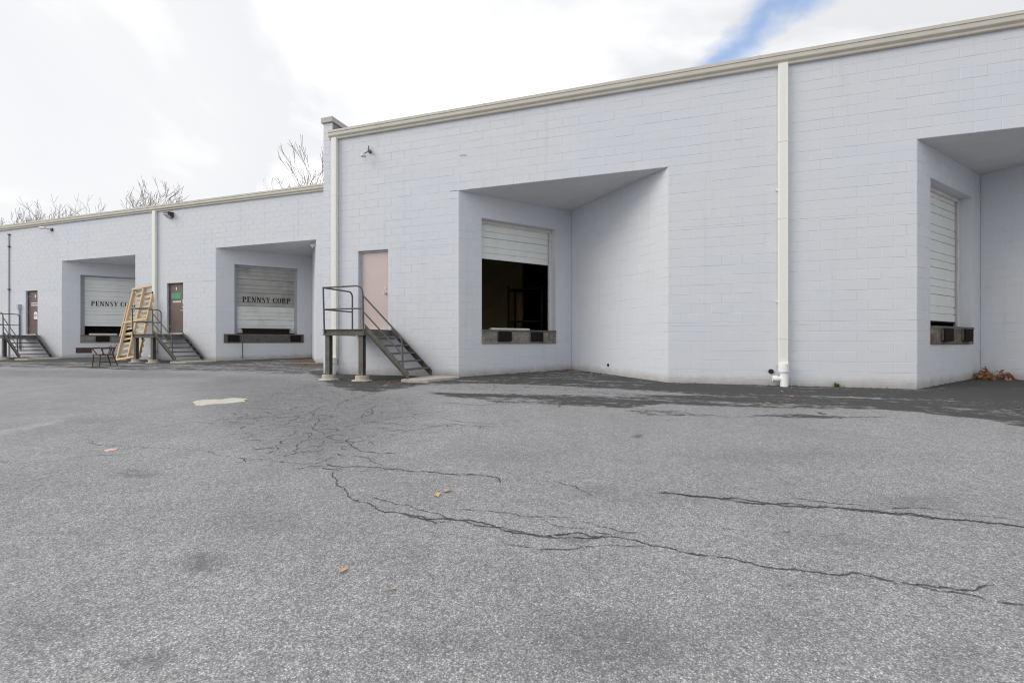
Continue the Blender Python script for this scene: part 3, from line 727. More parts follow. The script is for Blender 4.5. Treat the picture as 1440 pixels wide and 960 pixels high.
# stencil lettering --------------------------------------------------------
def arc(cx_, cy_, rx, ry, a0, a1, n=9): return [(cx_+rx*math.cos(R(a0+(a1-a0)*i/n)), cy_+ry*math.sin(R(a0+(a1-a0)*i/n))) for i in range(n+1)]
def ring(cx_, cy_, rx, ry, ix, iy, a0, a1): return list(zip(arc(cx_, cy_, rx, ry, a0, a1), arc(cx_, cy_, ix, iy, a0, a1)))
def rc_(a, b_, c, d): return [((a, c), (b_, c)), ((a, d), (b_, d))]
GL = {
 'P': (.78, [rc_(.07, .34, 0, 1), rc_(0, .42, 0, .10), rc_(0, .32, .93, 1), ring(.40, .72, .36, .28, .10, .20, -90, 90)]),
 'R': (.88, [rc_(.07, .34, 0, 1), rc_(0, .42, 0, .10), rc_(0, .32, .93, 1), ring(.40, .74, .36, .26, .10, .18, -90, 90), [((.42, .48), (.60, .50)), ((.60, .10), (.84, .12)), ((.70, 0), (.88, .0))]]),
 'E': (.78, [rc_(.07, .34, 0, 1), rc_(0, .34, 0, .10), rc_(0, .34, .90, 1), rc_(.38, .74, .89, 1), rc_(.38, .74, 0, .11), rc_(.38, .60, .45, .56), rc_(.66, .74, .70, 1), rc_(.66, .74, 0, .30), rc_(.54, .60, .38, .63)]),
 'N': (.92, [rc_(.08, .19, 0, .86), rc_(0, .29, 0, .09), rc_(.72, .83, .16, 1), rc_(.62, .92, .91, 1), [((.0, 1.), (.28, 1.)), ((.56, .0), (.82, .0))]]),
 'S': (.70, [ring(.35, .73, .32, .27, .10, .20, 60, 262), ring(.35, .27, .33, .27, .10, .19, -120, 90), [((.10, .62), (.30, .74)), ((.38, .34), (.62, .40))], rc_(.60, .66, .68, .98), rc_(.04, .10, .02, .32)]),
 'Y': (.84, [[((.02, 1), (.30, 1)), ((.30, .45), (.54, .45))], [((.68, 1), (.79, 1)), ((.48, .47), (.58, .47))], rc_(.30, .54, 0, .42), rc_(.20, .64, 0, .06), rc_(.60, .86, .94, 1)]),
 'C': (.80, [ring(.40, .5, .40, .5, .14, .42, 100, 260), ring(.44, .5, .34, .5, .30, .43, 20, 86), ring(.44, .5, .34, .5, .30, .43, -86, -20), rc_(.68, .78, .62, .98), rc_(.68, .78, .02, .34)]),
 'O': (.84, [ring(.38, .5, .38, .5, .13, .42, 98, 262), ring(.46, .5, .38, .5, .13, .42, -82, 82)]),
}
def lettering(M, y, text, u0, u1, z0, z1, parent, tilt=0):
    words = text.split(' '); 
    tot = sum((GL[c][0]+.12) if c != ' ' else .42 for c in text); k = (u1-u0)/tot; x = u0; mb = MB()
    for c in text:
        if c == ' ':
            o = part(mb, 'lettering', M_text, parent, M, recalc=False); o['label'] = 'black stencilled word '+words[0]; words = words[1:]; mb = MB(); x += .42*k; continue
        wd, shapes = GL[c]
        for sh in shapes:
            for p, q in zip(sh, sh[1:]):
                vs = []
                for yy in (y, y+.001):
                    for (a, b_) in (p[0], p[1], q[1], q[0]): vs.append((x+a*k, yy, z0+b_*(z1-z0)))
                mb.add(vs, [(0, 1, 2, 3), (4, 5, 6, 7)])
        x += (wd+.12)*k
    o = part(mb, 'lettering', M_text, parent, M, recalc=False); o['label'] = 'black stencilled word '+words[0]
# lettering sits 1.5 mm proud of the panel face
lettering(M3, .20+.055-.0025, 'PENNSY CORP', .95, 2.82, H(1.69), H(1.93), d3)
lettering(M4, .20+.055-.0025, 'PENNSY CORP', 1.0, 2.82, H(1.77), H(2.01), d4)
# plain plate behind the words of the farther door
s = MB(); s.box(.9, 2.85, .254, .2545, H(1.70), H(2.06)); part(s, 'repainted_plate', material('fresh_white_paint', (.70, .71, .70), .5, 0, .03, 5), d4, M4)

# personnel doors ----------------------------------------------------------
def pdoor(root, D, dd, mat, label, kind):
    x0, x1, zb, zt = dd; y = D+.10; f = MB()
    f.box(x0+.002, x0+.052, y-.03, y+.10, zb, zt-.052); f.box(x1-.052, x1-.002, y-.03, y+.10, zb, zt-.052); f.box(x0+.002, x1-.002, y-.03, y+.10, zt-.05, zt-.002)
    l = MB(); l.box(x0+.055, x1-.055, y, y+.045, zb+.015, zt-.055); d = part(l, 'door', mat, root); d['label'] = label
    part(f, 'door_frame', M_frame if kind == 0 else M_dframe, d, bevel=.003)
    t = MB(); t.box(x0+.05, x1-.05, D-.01, y+.1, zb-.03, zb+.012); part(t, 'threshold', M_tan, d)
    k = MB(); zk = zb+.98
    kx = x1-.14
    k.ycyl(kx, zk, y-.012, y, .035); k.ycyl(kx, zk, y-.05, y-.012, .012)
    if kind == 0: k.ycyl(kx, zk, y-.085, y-.05, .022, .03)
    else: k.box(kx-.11, kx+.015, y-.062, y-.045, zk-.012, zk+.012)
    part(k, 'door_knob' if kind == 0 else 'door_handle', M_chrome, d, smooth=True)
    k = MB(); k.ycyl(kx, zk+.14, y-.015, y, .026); part(k, 'deadbolt', M_chrome, d)
    h = MB()
    for z in (zb+.25, zb+1.05, zb+1.85): h.box(x0+.048, x0+.062, y-.012, y+.0, z, z+.11)
    part(h, 'hinge', M_frame, d)
    cxm = (x0+x1)/2
    if kind == 1:
        g = MB(); g.box(cxm-.36, cxm+.20, y-.004, y-.001, zt-.66, zt-.42); part(g, 'green_sign', M_green, d)
        g = MB()
        for i in range(9): g.box(cxm-.26+i*.055, cxm-.22+i*.055, y-.003, y-.001, zt-.83, zt-.765)
        part(g, 'door_lettering', M_white, d)
        g = MB(); g.box(cxm-.08, cxm-.02, y-.003, y-.001, zt-.29, zt-.17); part(g, 'unit_number', M_white, d)
        g = MB(); g.box(kx-.02, kx+.05, y-.004, y-.001, zk+.30, zk+.48); part(g, 'lock_plate', M_white, d)
    if kind == 2:
        for z, w_ in ((-.64, .62), (-.75, .56)):
            g = MB()
            for i in range(int(w_/.056)): g.box(cxm-.22+i*.056, cxm-.178+i*.056, y-.003, y-.001, zt+z, zt+z+.055)
            part(g, 'door_lettering', M_white, d)
        g = MB(); g.box(cxm+.06, cxm+.14, y-.003, y-.001, zt-.34, zt-.2); part(g, 'unit_number', M_white, d)
        g = MB(); g.box(cxm-.02, cxm+.26, y-.004, y-.001, zt-1.42, zt-1.16); g.cyl(0, 0, 0, .003, .14, n=16, M=Matrix.Translation((cxm+.12, y-.001, zt-1.17)) @ Matrix.Rotation(R(90), 4, 'X')); part(g, 'notice', M_white, d)
        g = MB(); g.box(cxm-.03, cxm+.30, y-.012, y-.001, zt-1.46, zt-1.43); part(g, 'letter_slot', M_dark, d)
pdoor(near, D1, doors_near[0], M_pink, 'flat pink steel door', 0)
pdoor(far, D2, doors_far[0], M_brown, 'brown door with green sign', 1)
pdoor(far, D2, doors_far[1], M_brown, 'brown door with white notices', 2)

# wall fixtures ------------------------------------------------------------
def fixture(name, label, cat, px, py, D, grp=None):
    p = on_wall(px, py, D); return p, thing(name, label, cat, Matrix.Translation(p), grp)
p, t = fixture('floodlight', 'small metal floodlight on a bent bracket near the roof corner of the tall wall', 'floodlight', 520, 214, D1)
s = MB(); s.ycyl(p.x+.02, p.z, p.y-.06, p.y, .045); part(s, 'wall_plate', M_steel, t)
s = MB(); s.tube([(p.x, p.y-.05, p.z+.15), (p.x, p.y-.07, p.z-.02), (p.x-.01, p.y-.14, p.z-.06), (p.x-.05, p.y-.18, p.z-.10)], .014, 8); s.box(p.x+.0, p.x+.07, p.y-.10, p.y-.05, p.z-.03, p.z+.03); part(s, 'bracket', M_steel, t)
s = MB(); s.cyl(p.x-.06, p.y-.2, p.z-.19, p.z-.10, .075, .045, 18); part(s, 'lamp_head', M_lens, t, smooth=True)
p, t = fixture('wall_light', 'dark wedge shaped wall light right of the downspout on the lower building', 'wall light', 241, 303, D2)
s = MB(); s.extrude_x([(0, -.10), (-.05, -.12), (-.26, .02), (-.24, .10), (0, .12)], p.x-.17, p.x+.15, Matrix.Translation((0, p.y, p.z))); part(s, 'housing', M_dark, t, bevel=.01)
s = MB(); s.extrude_x([(-.07, -.118), (-.075, -.128), (-.255, .0), (-.25, .012)], p.x-.14, p.x+.12, Matrix.Translation((0, p.y, p.z))); part(s, 'lens', M_lens, t)
p, t = fixture('wall_light', 'small white spot lamp on an arm high on the far left wall', 'wall light', 73, 323, D2)
s = MB(); s.box(p.x-.02, p.x+.1, p.y-.05, p.y, p.z-.08, p.z+.06); part(s, 'wall_plate', M_dark, t)
s = MB(); s.tube([(p.x+.02, p.y-.05, p.z), (p.x-.12, p.y-.14, p.z+.03), (p.x-.2, p.y-.18, p.z+.05)], .014, 6); part(s, 'arm', M_steel, t)
s = MB(); s.tube([(p.x-.16, p.y-.18, p.z+.06), (p.x-.36, p.y-.26, p.z+.05)], [.05, .075], 12); part(s, 'lamp_head', M_white, t, smooth=True)
t = thing('wall_light', 'small white spot lamp under the recess roof by the fire wall', 'wall light', T(-12.75, 14.6, ZC))
s = MB(); s.cyl(-12.75, 14.5, ZC-.04, ZC-.002, .06, n=14); part(s, 'ceiling_plate', M_white, t)
s = MB(); s.tube([(-12.78, 14.5, ZC-.08), (-12.88, 14.4, ZC-.17)], [.055, .08], 12); s.tube([(-12.75, 14.5, ZC-.03), (-12.78, 14.5, ZC-.1)], .015, 6); part(s, 'lamp_head', M_white, t, smooth=True)
# conduit and box at the far left
cxp = on_wall(13.5, 400, D2).x
s = MB(); s.tube([(cxp, D2-.03, gz(D2)+.05), (cxp, D2-.03, on_wall(13.5, 330, D2).z)], .028, 8)
cd_ = part(s, 'conduit', M_frame, far)
for py in (330, 347, 407, 470):
    z = on_wall(13.5, py, D2).z; s = MB(); s.box(cxp-.04, cxp+.08, D2-.065, D2-.002, z-.03, z+.03); part(s, 'clamp', M_dark, cd_)
cxb = on_wall(29, 440, D2).x; zt_ = on_wall(29, 428, D2).z
s = MB(); s.box(cxb-.07, cxb+.07, D2-.12, D2-.002, zt_-.25, zt_); bx = part(s, 'electrical_box', M_frame, far, bevel=.005)
s = MB(); s.box(cxb-.04, cxb+.04, D2-.08, D2-.002, gz(D2)+.4, zt_-.253); part(s, 'conduit', M_frame, bx)
# brick-red louvre under the dock of the farthest bay
s = MB(); s.box(.5, 1.08, -.02, .01, H(-.56), H(-.30)); lo = part(s, 'vent_louvre', M_rust, far, M4)
s = MB()
for i in range(5): s.extrude_x([(-.02, 0), (-.035, -.012), (-.035, -.018), (-.02, -.008)], .52, 1.06, Matrix.Translation((0, 0, H(-.335-.045*i))))
part(s, 'louvre_blade', M_rust, lo, M4)
# drain stubs through the wall
for px, py, D in ((1084, 522, D1),):
    p = on_wall(px, py, D); s = MB(); s.ycyl(p.x, p.z, p.y-.03, p.y+.02, .05, n=20); pp = part(s, 'pipe_stub', M_dark, near)
    s = MB(); s.ycyl(p.x, p.z, p.y-.034, p.y-.031, .036, n=20); part(s, 'bore_shade', M_black, pp)  # black disc paints the shade inside the pipe, no bore is cut
Mr1 = fmat((-4.89+OFFX, D1+DEP), ANG_R)
s = MB(); s.ycyl(1.72, H(-.62), -.012, .02, .04, n=18); part(s, 'pipe_stub', M_black, near, Mr1)  # black disc paints the dark of a hole in the bay wall
s = MB(); s.box(-4.89-.26, -4.89+.0, D1-.0035, D1+.02, ZC-.006, ZC+.004); part(s, 'lintel_edge', M_rust, near)
# control joint above the right bay
xj = on_wall(1268, 120, D1).x
s = MB(); s.box(xj-.004, xj+.004, D1-.0022, D1+.01, ZC+.05, H(5.66)); part(s, 'control_joint', M_wall, near)
# a scrap of wire high on the wall
p = on_wall(651, 219, D1); s = MB(); s.tube([(p.x-.09, p.y-.01, p.z-.0), (p.x-.05, p.y-.02, p.z+.012), (p.x+.09, p.y-.012, p.z)], .005, 5); part(s, 'anchor_wire', M_steel, near)

# ------------------------------------------------------------------ metal staircases
def bend(pts, r=.14, n=5):
    pts = [Vector(p) for p in pts]; o_ = [pts[0]]
    for a, b_, c in zip(pts, pts[1:], pts[2:]):
        p = b_+(a-b_).normalized()*r; q = b_+(c-b_).normalized()*r
        for i in range(n+1): t = i/n; o_.append(p*(1-t)**2+b_*2*t*(1-t)+q*t*t)
    o_.append(pts[-1]); return o_
def staircase(a0, D, label, padlabel):
    yo, yi = D-1.29, D-.15; zl = H(.30); r = .021; g = gz(yo)
    t = thing('metal_staircase', label, 'staircase', T(a0, D, g), 'metal staircases up to the doors')
    xr = a0+1.22; run = 1.20; zb = gz(yo)+.10; drop = zl-zb
    s = MB(); s.box(a0+.01, xr-.01, yo+.05, D-.02, zl-.006, zl+.004)
    s.box(a0, xr, yo, yo+.012, zl-.15, zl); s.box(a0, xr, yo-.045, yo, zl-.012, zl); s.box(a0, xr, yo-.045, yo, zl-.15, zl-.138)
    part(s, 'landing', M_steel, t)
    s = MB(); s.box(xr-.012, xr, yo+.014, D-.03, zl-.15, zl-.002); part(s, 'landing_header', M_steel, t)
    s = MB(); s.box(a0, a0+.012, yo+.014, D-.03, zl-.15, zl-.002); part(s, 'landing_side', M_steel, t)
    for x in (a0+.12, a0+1.10):
        s = MB(); y = yo+.06; w2 = .062
        s.box(x-w2, x+w2, y-w2, y-w2+.01, g+.09, zl-.152); s.box(x-w2, x+w2, y+w2-.01, y+w2, g+.09, zl-.152); s.box(x-.005, x+.005, y-w2+.011, y+w2-.011, g+.09, zl-.152)
        po = part(s, 'post', M_steel, t)
        s = MB(); s.cyl(x, y, g+.02, g+.125, .165, .16, 24); s.cyl(x, y, g-.03, g+.012, .27, .24, 24); s.cyl(x, y, g+.0125, g+.03, .235, .166, 24); part(s, 'footing', M_conc, po, smooth=True)
    for y, sg in ((yo+.006, 1), (yi, 1)):                    # sloping C-channel stringers
        s = MB(); dz_ = .205
        def sheet(y0_, y1_, zoff0, zoff1):
            s.add([(xr, y0_, zl+zoff0), (xr+run, y0_, zb+zoff0), (xr+run, y0_, zb+zoff1), (xr, y0_, zl+zoff1), (xr, y1_, zl+zoff0), (xr+run, y1_, zb+zoff0), (xr+run, y1_, zb+zoff1), (xr, y1_, zl+zoff1)],
                  [(0, 1, 2, 3), (7, 6, 5, 4), (0, 4, 5, 1), (1, 5, 6, 2), (2, 6, 7, 3), (3, 7, 4, 0)])
        k = .12
        sheet(y, y+.01, -.17+k, k); sheet(y-.05, y-.001, k-.012, k); sheet(y-.05, y-.001, -.17+k, -.158+k)
        part(s, 'stringer', M_steel, t)
    n = 6
    for i in range(1, n):
        x = xr+run*(i-.35)/n; z = zl-drop*i/n
        s = MB(); s.box(x, x+.25, yo+.02, yi-.06, z-.03, z); s.box(x, x+.004, yo+.02, yi-.06, z-.045, z-.031)
        part(s, 'tread', M_steel, t, bevel=.003)
    yr = yo-.02; top = zl+1.04; mid = zl+.50
    s = MB(); s.tube([(a0+.05, yr, zl-.1), (a0+.015, yr, top)], r, 8); s.tube(bend([(a0+.0, yr, top), (xr-.05, yr, top+.01), (xr-.02, yr, zl-.1)], .2), r, 8)
    s.tube([(a0+.03, yr, mid), (xr-.03, yr, mid)], r*.9, 8); part(s, 'front_railing', M_rail, t, smooth=True)
    s = MB(); s.tube(bend([(a0+.03, yr, top-.005), (a0+.03, D-.20, top), (a0+.03, D-.20, zl)], .16), r, 8)
    s.tube([(a0+.03, yr, mid-.005), (a0+.03, D-.20, mid)], r*.9, 8); part(s, 'side_railing', M_rail, t, smooth=True)
    xe = xr+run*.86; sl_ = drop/run; ze = zl+.78-sl_*(xe-xr)
    s = MB(); s.tube(bend([(xr-.03, yr, zl+.80), (xe, yr, ze), (xe+.03, yr, zb+.22)], .14), r, 8)
    s.tube([(xr-.03, yr, zl+.42), (xe+.0, yr, zl+.40-sl_*(xe-xr))], r*.9, 8); part(s, 'stair_handrail', M_rail, t, smooth=True)
    # concrete pad
    q = MB(); x0 = xr+run-.12; q.prism([(x0, yo-.14), (x0+.62, yo+.02), (x0+.95, yi-.1), (x0+.72, D-.15), (x0+.02, D-.1)], g-.05, g+.075)
    tag(q.build('concrete_pad', M_conc, bevel=.012), padlabel, 'concrete pad', 'concrete pads at the foot of the stairs')
staircase(-8.0, D1, 'grey steel staircase leading to the pink door, nearest of the three', 'pale concrete pad under the stairs of the pink door')
staircase(-20.37, D2, 'grey steel staircase leading to the brown door with the green sign', 'concrete pad under the stairs beside the leaning pallet')
staircase(-30.2, D2, 'grey steel staircase at the far left, before the brown door with white notices', 'concrete pad under the stairs at the far left')

# ------------------------------------------------------------------ leaning pallet
B0 = Vector((-21.72, 13.0, gz(13)+.01)); B1 = Vector((-20.48, 13.05, gz(13)+.01)); T0 = Vector((-22.25, 14.0, H(2.36)))
ex = (B1-B0); ex -= 0*ex; W_ = ex.length; ex.normalize(); ez = (T0-B0); Lp = ez.length; ez.normalize()
ex = (ex-ez*ex.dot(ez)).normalized(); ey = ez.cross(ex)
PM = Matrix(((ex.x, ey.x, ez.x, B0.x), (ex.y, ey.y, ez.y, B0.y), (ex.z, ey.z, ez.z, B0.z), (0, 0, 0, 1)))
t = thing('wooden_pallet', 'long pine pallet leaning on the wall behind the middle staircase', 'pallet', PM)
rp = random.Random(4)
for x in (.0, W_/2-.03, W_-.07):
    s = MB(); s.box(x, x+.07, 0, .09, 0, Lp); part(s, 'stringer', M_wood, t, PM, bevel=.004)
k = 0
for i in range(15):
    z = .02+i*(Lp-.13)/14; s = MB(); s.box(-.01, W_+.01, .0915, .110, z, z+rp.uniform(.085, .115)); part(s, 'slat', M_woodd if rp.random() < .5 else M_wood, t, PM @ Matrix.Rotation(rp.gauss(0, .006), 4, 'Y'))
for z in (.02, .5*Lp, Lp-.11):
    s = MB(); s.box(-.01, W_+.01, -.021, -.0015, z, z+.09); part(s, 'slat', M_wood, t, PM)
s = MB(); s.box(-.14, -.098, .02, .10, .34*Lp, .80*Lp); s.box(-.14, .0, .104, .118, .42*Lp, .42*Lp+.09); s.box(-.14, .0, .104, .118, .7*Lp, .7*Lp+.09); part(s, 'side_board', M_wood, t, PM)
for x in (W_/2-.02, W_-.045):
    for z in (.23*Lp, .45*Lp, .86*Lp):
        s = MB(); s.box(x-.004, x+.049, -.004, .035, z, z+.09); part(s, 'notch_shade', M_black, t, PM) if x > W_*.6 else None  # black blocks paint the shade of notches, nothing is cut out

# ------------------------------------------------------------------ captain's chair
gc = on_ground(146, 515); CM = T(gc.x, gc.y, gc.z, R(178)) @ Matrix.Rotation(R(-4), 4, 'Z')
t = thing('armchair', 'dark wooden armchair with curved back left out on the asphalt', 'chair', CM)
def cpart(mb, n_, **k): return part(mb, n_, M_chair, t, CM, **k)
# local: front is +y
s = MB(); pts = [(-.25, .24), (-.26, -.12), (-.21, -.24), (.21, -.24), (.26, -.12), (.25, .24), (.12, .27), (-.12, .27)]
s.prism(pts, .40, .44); cpart(s, 'seat', bevel=.01)
for x, y, dx, dy in ((-.21, .2, -.025, .03), (.21, .2, .025, .03), (-.18, -.19, -.05, -.13), (.18, -.19, .05, -.13)):
    s = MB(); s.tube([(x+dx, y+dy, 0), (x+dx*.6, y+dy*.6, .16), (x+dx*.2, y+dy*.2, .33), (x, y, .41)], [.015, .021, .023, .018], 8); cpart(s, 'leg', smooth=True)
s = MB(); s.tube([(-.22, .21, .17), (.22, .21, .17)], .012, 6); s.tube([(-.22, .21, .15), (-.21, -.26, .15)], .012, 6); s.tube([(.22, .21, .15), (.21, -.26, .15)], .012, 6); s.tube([(-.2, -.25, .13), (.2, -.25, .13)], .012, 6); cpart(s, 'stretcher')
arc_ = [(-.30, .22, .655), (-.31, .05, .66), (-.29, -.12, .665), (-.21, -.24, .67), (0, -.30, .675), (.21, -.24, .67), (.29, -.12, .665), (.31, .05, .66), (.30, .22, .655)]
s = MB(); n = 28; ring_ = []
sp_ = []
for i in range(len(arc_)-1):
    for q in range(4):
        tt = q/4; sp_.append(Vector(arc_[i]).lerp(Vector(arc_[i+1]), tt))
sp_.append(Vector(arc_[-1])); s.tube(sp_, [.02+.010*abs(math.cos(math.pi*i/(len(sp_)-1))) for i in range(len(sp_))], 8); cpart(s, 'arm_rail', smooth=True)
s = MB(); cr_pts = [(-.22, -.23), (-.12, -.285), (0, -.305), (.12, -.285), (.22, -.23)]
vs = []; 
for (x, y), h_ in zip(cr_pts, (.03, .10, .125, .10, .03)):
    vs += [(x, y+.012, .68), (x, y-.012, .68), (x*1.05, y-.05, .68+h_), (x*1.05, y-.03, .68+h_)]
fs = [(0, 1, 2, 3), (19, 18, 17, 16)]
for i in range(4):
    for a in range(4): fs.append((4*i+a, 4*i+(a+1) % 4, 4*i+4+(a+1) % 4, 4*i+4+a))
s.add(vs, fs); cpart(s, 'crest')
for x in (-.17, -.115, -.058, 0, .058, .115, .17):
    s = MB(); yb = -.20-.03*(1-abs(x)/.2); s.tube([(x, yb, .43), (x*1.05, yb-.06, .67)], [.010, .012], 6); cpart(s, 'spindle')
for sx in (-1, 1):
    s = MB(); s.tube([(sx*.24, .10, .43), (sx*.25, .13, .50), (sx*.28, .19, .60), (sx*.30, .20, .65)], [.02, .018, .018, .022], 8); s.tube([(sx*.25, -.08, .43), (sx*.285, -.10, .65)], .014, 8); cpart(s, 'arm_post')

# ------------------------------------------------------------------ leaves, weeds, debris
def leaf_mesh(seed, mat, size=.1):
    rl = random.Random(seed); mb = MB(); outl = []
    lob = [(0, -.5, .0), (.06, -.30, 0), (.26, -.28, 1), (.14, -.14, 0), (.38, .02, 1), (.15, .06, 0), (.27, .30, 1), (.09, .25, 0), (0, .52, 1)]
    pts_ = lob+[(-x, y, k) for x, y, k in lob[-2:0:-1]]
    for x, y, k in pts_: outl.append((x*size*rl.uniform(.85, 1.15), y*size*rl.uniform(.9, 1.1), size*(.03+k*rl.uniform(.05, .28))))
    n = len(outl); mb.v = outl+[(0, -.1*size, .02*size), (0, .2*size, .03*size)]
    for i in range(n): mb.f.append((i, (i+1) % n, n+1 if 4 <= i < n-5 else n))
    mb.f.append((4, n, n+1)); mb.f.append((n-5, n+1, n)); return mb.mesh('fallen_leaf', mat, recalc=False)
LMS = [leaf_mesh(i, M_leafp if i % 2 else M_leaf, .11) for i in range(4)]
rl = random.Random(9)
def leaf(px, py, sc=1., label='small curled brown leaf lying on the asphalt near the wall', mi=None, grp='fallen leaves on the asphalt'):
    p = on_ground(px, py); m_ = LMS[rl.randrange(4) if mi is None else mi]
    o = link('fallen_leaf', m_, Matrix.Translation((p.x, p.y, p.z+.006)) @ Matrix.Rotation(rl.uniform(0, 6), 4, 'Z') @ Matrix.Rotation(rl.uniform(-.2, .2), 4, 'X') @ Matrix.Scale(sc, 4))
    tag(o, label, 'leaf', grp)
leaf(629, 691, .72, 'tan dry leaf alone on open asphalt, the right one of a close pair', 1, 'pair of dry leaves'); leaf(614, 697, .72, 'tan dry leaf alone on open asphalt, the left one of a close pair', 3, 'pair of dry leaves')
leaf(482, 803, .55, 'tiny tan leaf scrap on the foreground asphalt, left of a smaller scrap', 1, None); leaf(553, 829, .3, 'tiniest orange leaf scrap on the foreground asphalt', 3, None)
for px, py, sc, lb in ((695, 542, 1., 'brown leaf on the dark strip below the open dock door'), (735, 546, .7, 'small brown leaf right of the one below the open dock door'), (795, 548, 1., 'brown leaf on the pavement before the corner of the open bay'),
    (787, 572, .9, 'orange leaf at the edge of the dark strip, farthest out from the open bay'), (842, 541, 1.4, 'largest tan leaf in the open bay, before its slanted right wall'), (985, 556, .6, 'small leaf midway between the open bay and the middle downspout'),
    (1055, 553, .5, 'tiniest leaf just left of the middle downspout'), (1081, 568, 1.1, 'pale brown leaf out from the foot of the middle downspout'), (1100, 551, .8, 'small orange leaf right at the foot of the middle downspout'),
    (1113, 558, .8, 'small leaf just right of and out from the middle downspout'), (1197, 559, .9, 'orange leaf on the dark strip straight out from the weed'), (1153, 581, 1.3, 'larger orange leaf of the overlapping two on the edge of the dark strip'),
    (1158, 582, 1.1, 'smaller orange leaf of the overlapping two on the edge of the dark strip'), (1240, 558, .6, 'small leaf on the dark strip left of the corner of the right bay'), (1285, 552, .7, 'small leaf right against the corner where the right bay begins'),
    (1338, 562, .6, 'small leaf before the dock sill of the right bay'), (1432, 574, 1.2, 'brown leaf at the right edge of the picture on the dark strip')): leaf(px, py, sc*.9, lb)
def litter(name, label, cat, pts_, mats, size, hgt, seed):
    rr = random.Random(seed); mb = MB()
    for (cx_, cy_, rx, ry, n) in pts_:
        for i in range(n):
            a = rr.uniform(0, 6.28); q = math.sqrt(rr.random()); x = cx_+rx*q*math.cos(a); y = cy_+ry*q*math.sin(a)
            z = gz(y)+.01+hgt*(1-q)*rr.random()
            Mx = Matrix.Translation((x, y, z)) @ Matrix.Rotation(rr.uniform(0, 6), 4, 'Z') @ Matrix.Rotation(rr.uniform(-.9, .9), 4, 'X') @ Matrix.Rotation(rr.uniform(-.9, .9), 4, 'Y')
            w_ = size*rr.uniform(.5, 1.1)
            mb.add([(0, -w_/2, 0), (w_*.35, -w_*.1, w_*.12), (w_*.2, w_*.25, .0), (0, w_/2, w_*.1), (-w_*.25, w_*.2, 0), (-w_*.35, -w_*.15, w_*.12), (0, 0, -.01)], [(0, 1, 6), (1, 2, 6), (2, 3, 6), (3, 4, 6), (4, 5, 6), (5, 0, 6)], Mx)
    o = mb.build(name, mats, recalc=False); o['label'] = label; o['category'] = cat; o['kind'] = 'stuff'; return o
PI3 = (4.67+OFFX, D1+DEP)
litter('leaf_pile', 'heap of dry orange brown leaves in the corner of the right bay', 'leaf pile', [(6.90, 12.95, .19, .16, 210), (7.22, 12.95, .25, .13, 80), (7.0, 13.15, .12, .1, 40)], M_leaf, .11, .30, 1)
litter('leaf_litter', 'thin scatter of brown leaves by the foot of the near stairs', 'leaf litter', [(-6.5, 9.05, .5, .08, 36), (-5.65, 9.1, .5, .1, 40), (-7.3, 9.2, .4, .1, 18), (-5.2, 9.45, .3, .06, 10)], M_crumb, .055, .02, 2)
litter('leaf_litter', 'brown leaf litter drifted into the corner of the bay beside the fire wall', 'leaf litter', [(-14.2, 15.9, .9, .35, 120), (-12.8, 14.3, .8, .35, 70), (-11.3, 13.4, 1.4, .4, 80)], M_crumb, .06, .05, 3)
litter('leaf_litter', 'brown leaf scraps in the corner of the bay with the open dock door', 'leaf litter', [(-2.48, 13.1, .22, .12, 30), (-1.6, 12.2, .7, .1, 14)], M_leaf, .06, .04, 4)
litter('leaf_litter', 'reddish leaf litter under the far left staircase', 'leaf litter', [(-29.4, 13.6, .8, .35, 90)], M_crumb, .08, .08, 5)
p = on_ground(1181, 546); wd = MB(); rr = random.Random(2)
for i in range(26):
    a = rr.uniform(0, 6.28); l = rr.uniform(.04, .11); e_ = rr.uniform(.4, 1.4); d = Vector((math.cos(a)*math.cos(e_), math.sin(a)*math.cos(e_), math.sin(e_)))*l; q = d.cross(Vector((0, 0, 1))).normalized()*l*.22
    b_ = Vector((p.x, D1-.05, gz(D1))); wd.add([b_, b_+d*.6+q, b_+d, b_+d*.6-q], [(0, 1, 2, 3)])
tag(wd.build('weed', M_weed, recalc=False), 'tiny green weed sprouting at the base of the wall right of the downspout', 'weed')
s = MB(); s.tube([(-14.0+.05, 15.9, gz(15.9)+.03), (-14.35, 16.25, gz(16)+.45)], .014, 6); tag(s.build('steel_rod', M_steel), 'thin dark rod leaning in the corner below the grimy dock door', 'rod')
base_l = [(x, D1-.07, .25, .05, 5) for x in np.arange(-5.2, -4.9, .4)]+[(x, D1-.06, .3, .04, 7) for x in np.arange(.4, 4.6, .42)]+[(x, D2-.08, .4, .06, 7) for x in list(np.arange(-19, -17.6, .5))+list(np.arange(-22.3, -20.6, .5))+list(np.arange(-29, -27.5, .5))]+[(-4.6+i*.22, D1+.25+i*.252, .12, .1, 6) for i in range(9)]+[(-2.1+i*.26, D1+2.35-i*.268, .12, .1, 6) for i in range(9)]+[(4.95+i*.22, D1+.25+i*.252, .12, .1, 5) for i in range(8)]
litter('base_debris', 'fine dark leaf crumbs and twigs gathered along the foot of the walls', 'debris', base_l, material('leaf_crumbs', (.16, .11, .075), .9, 0, .4, 30), .04, .012, 6)
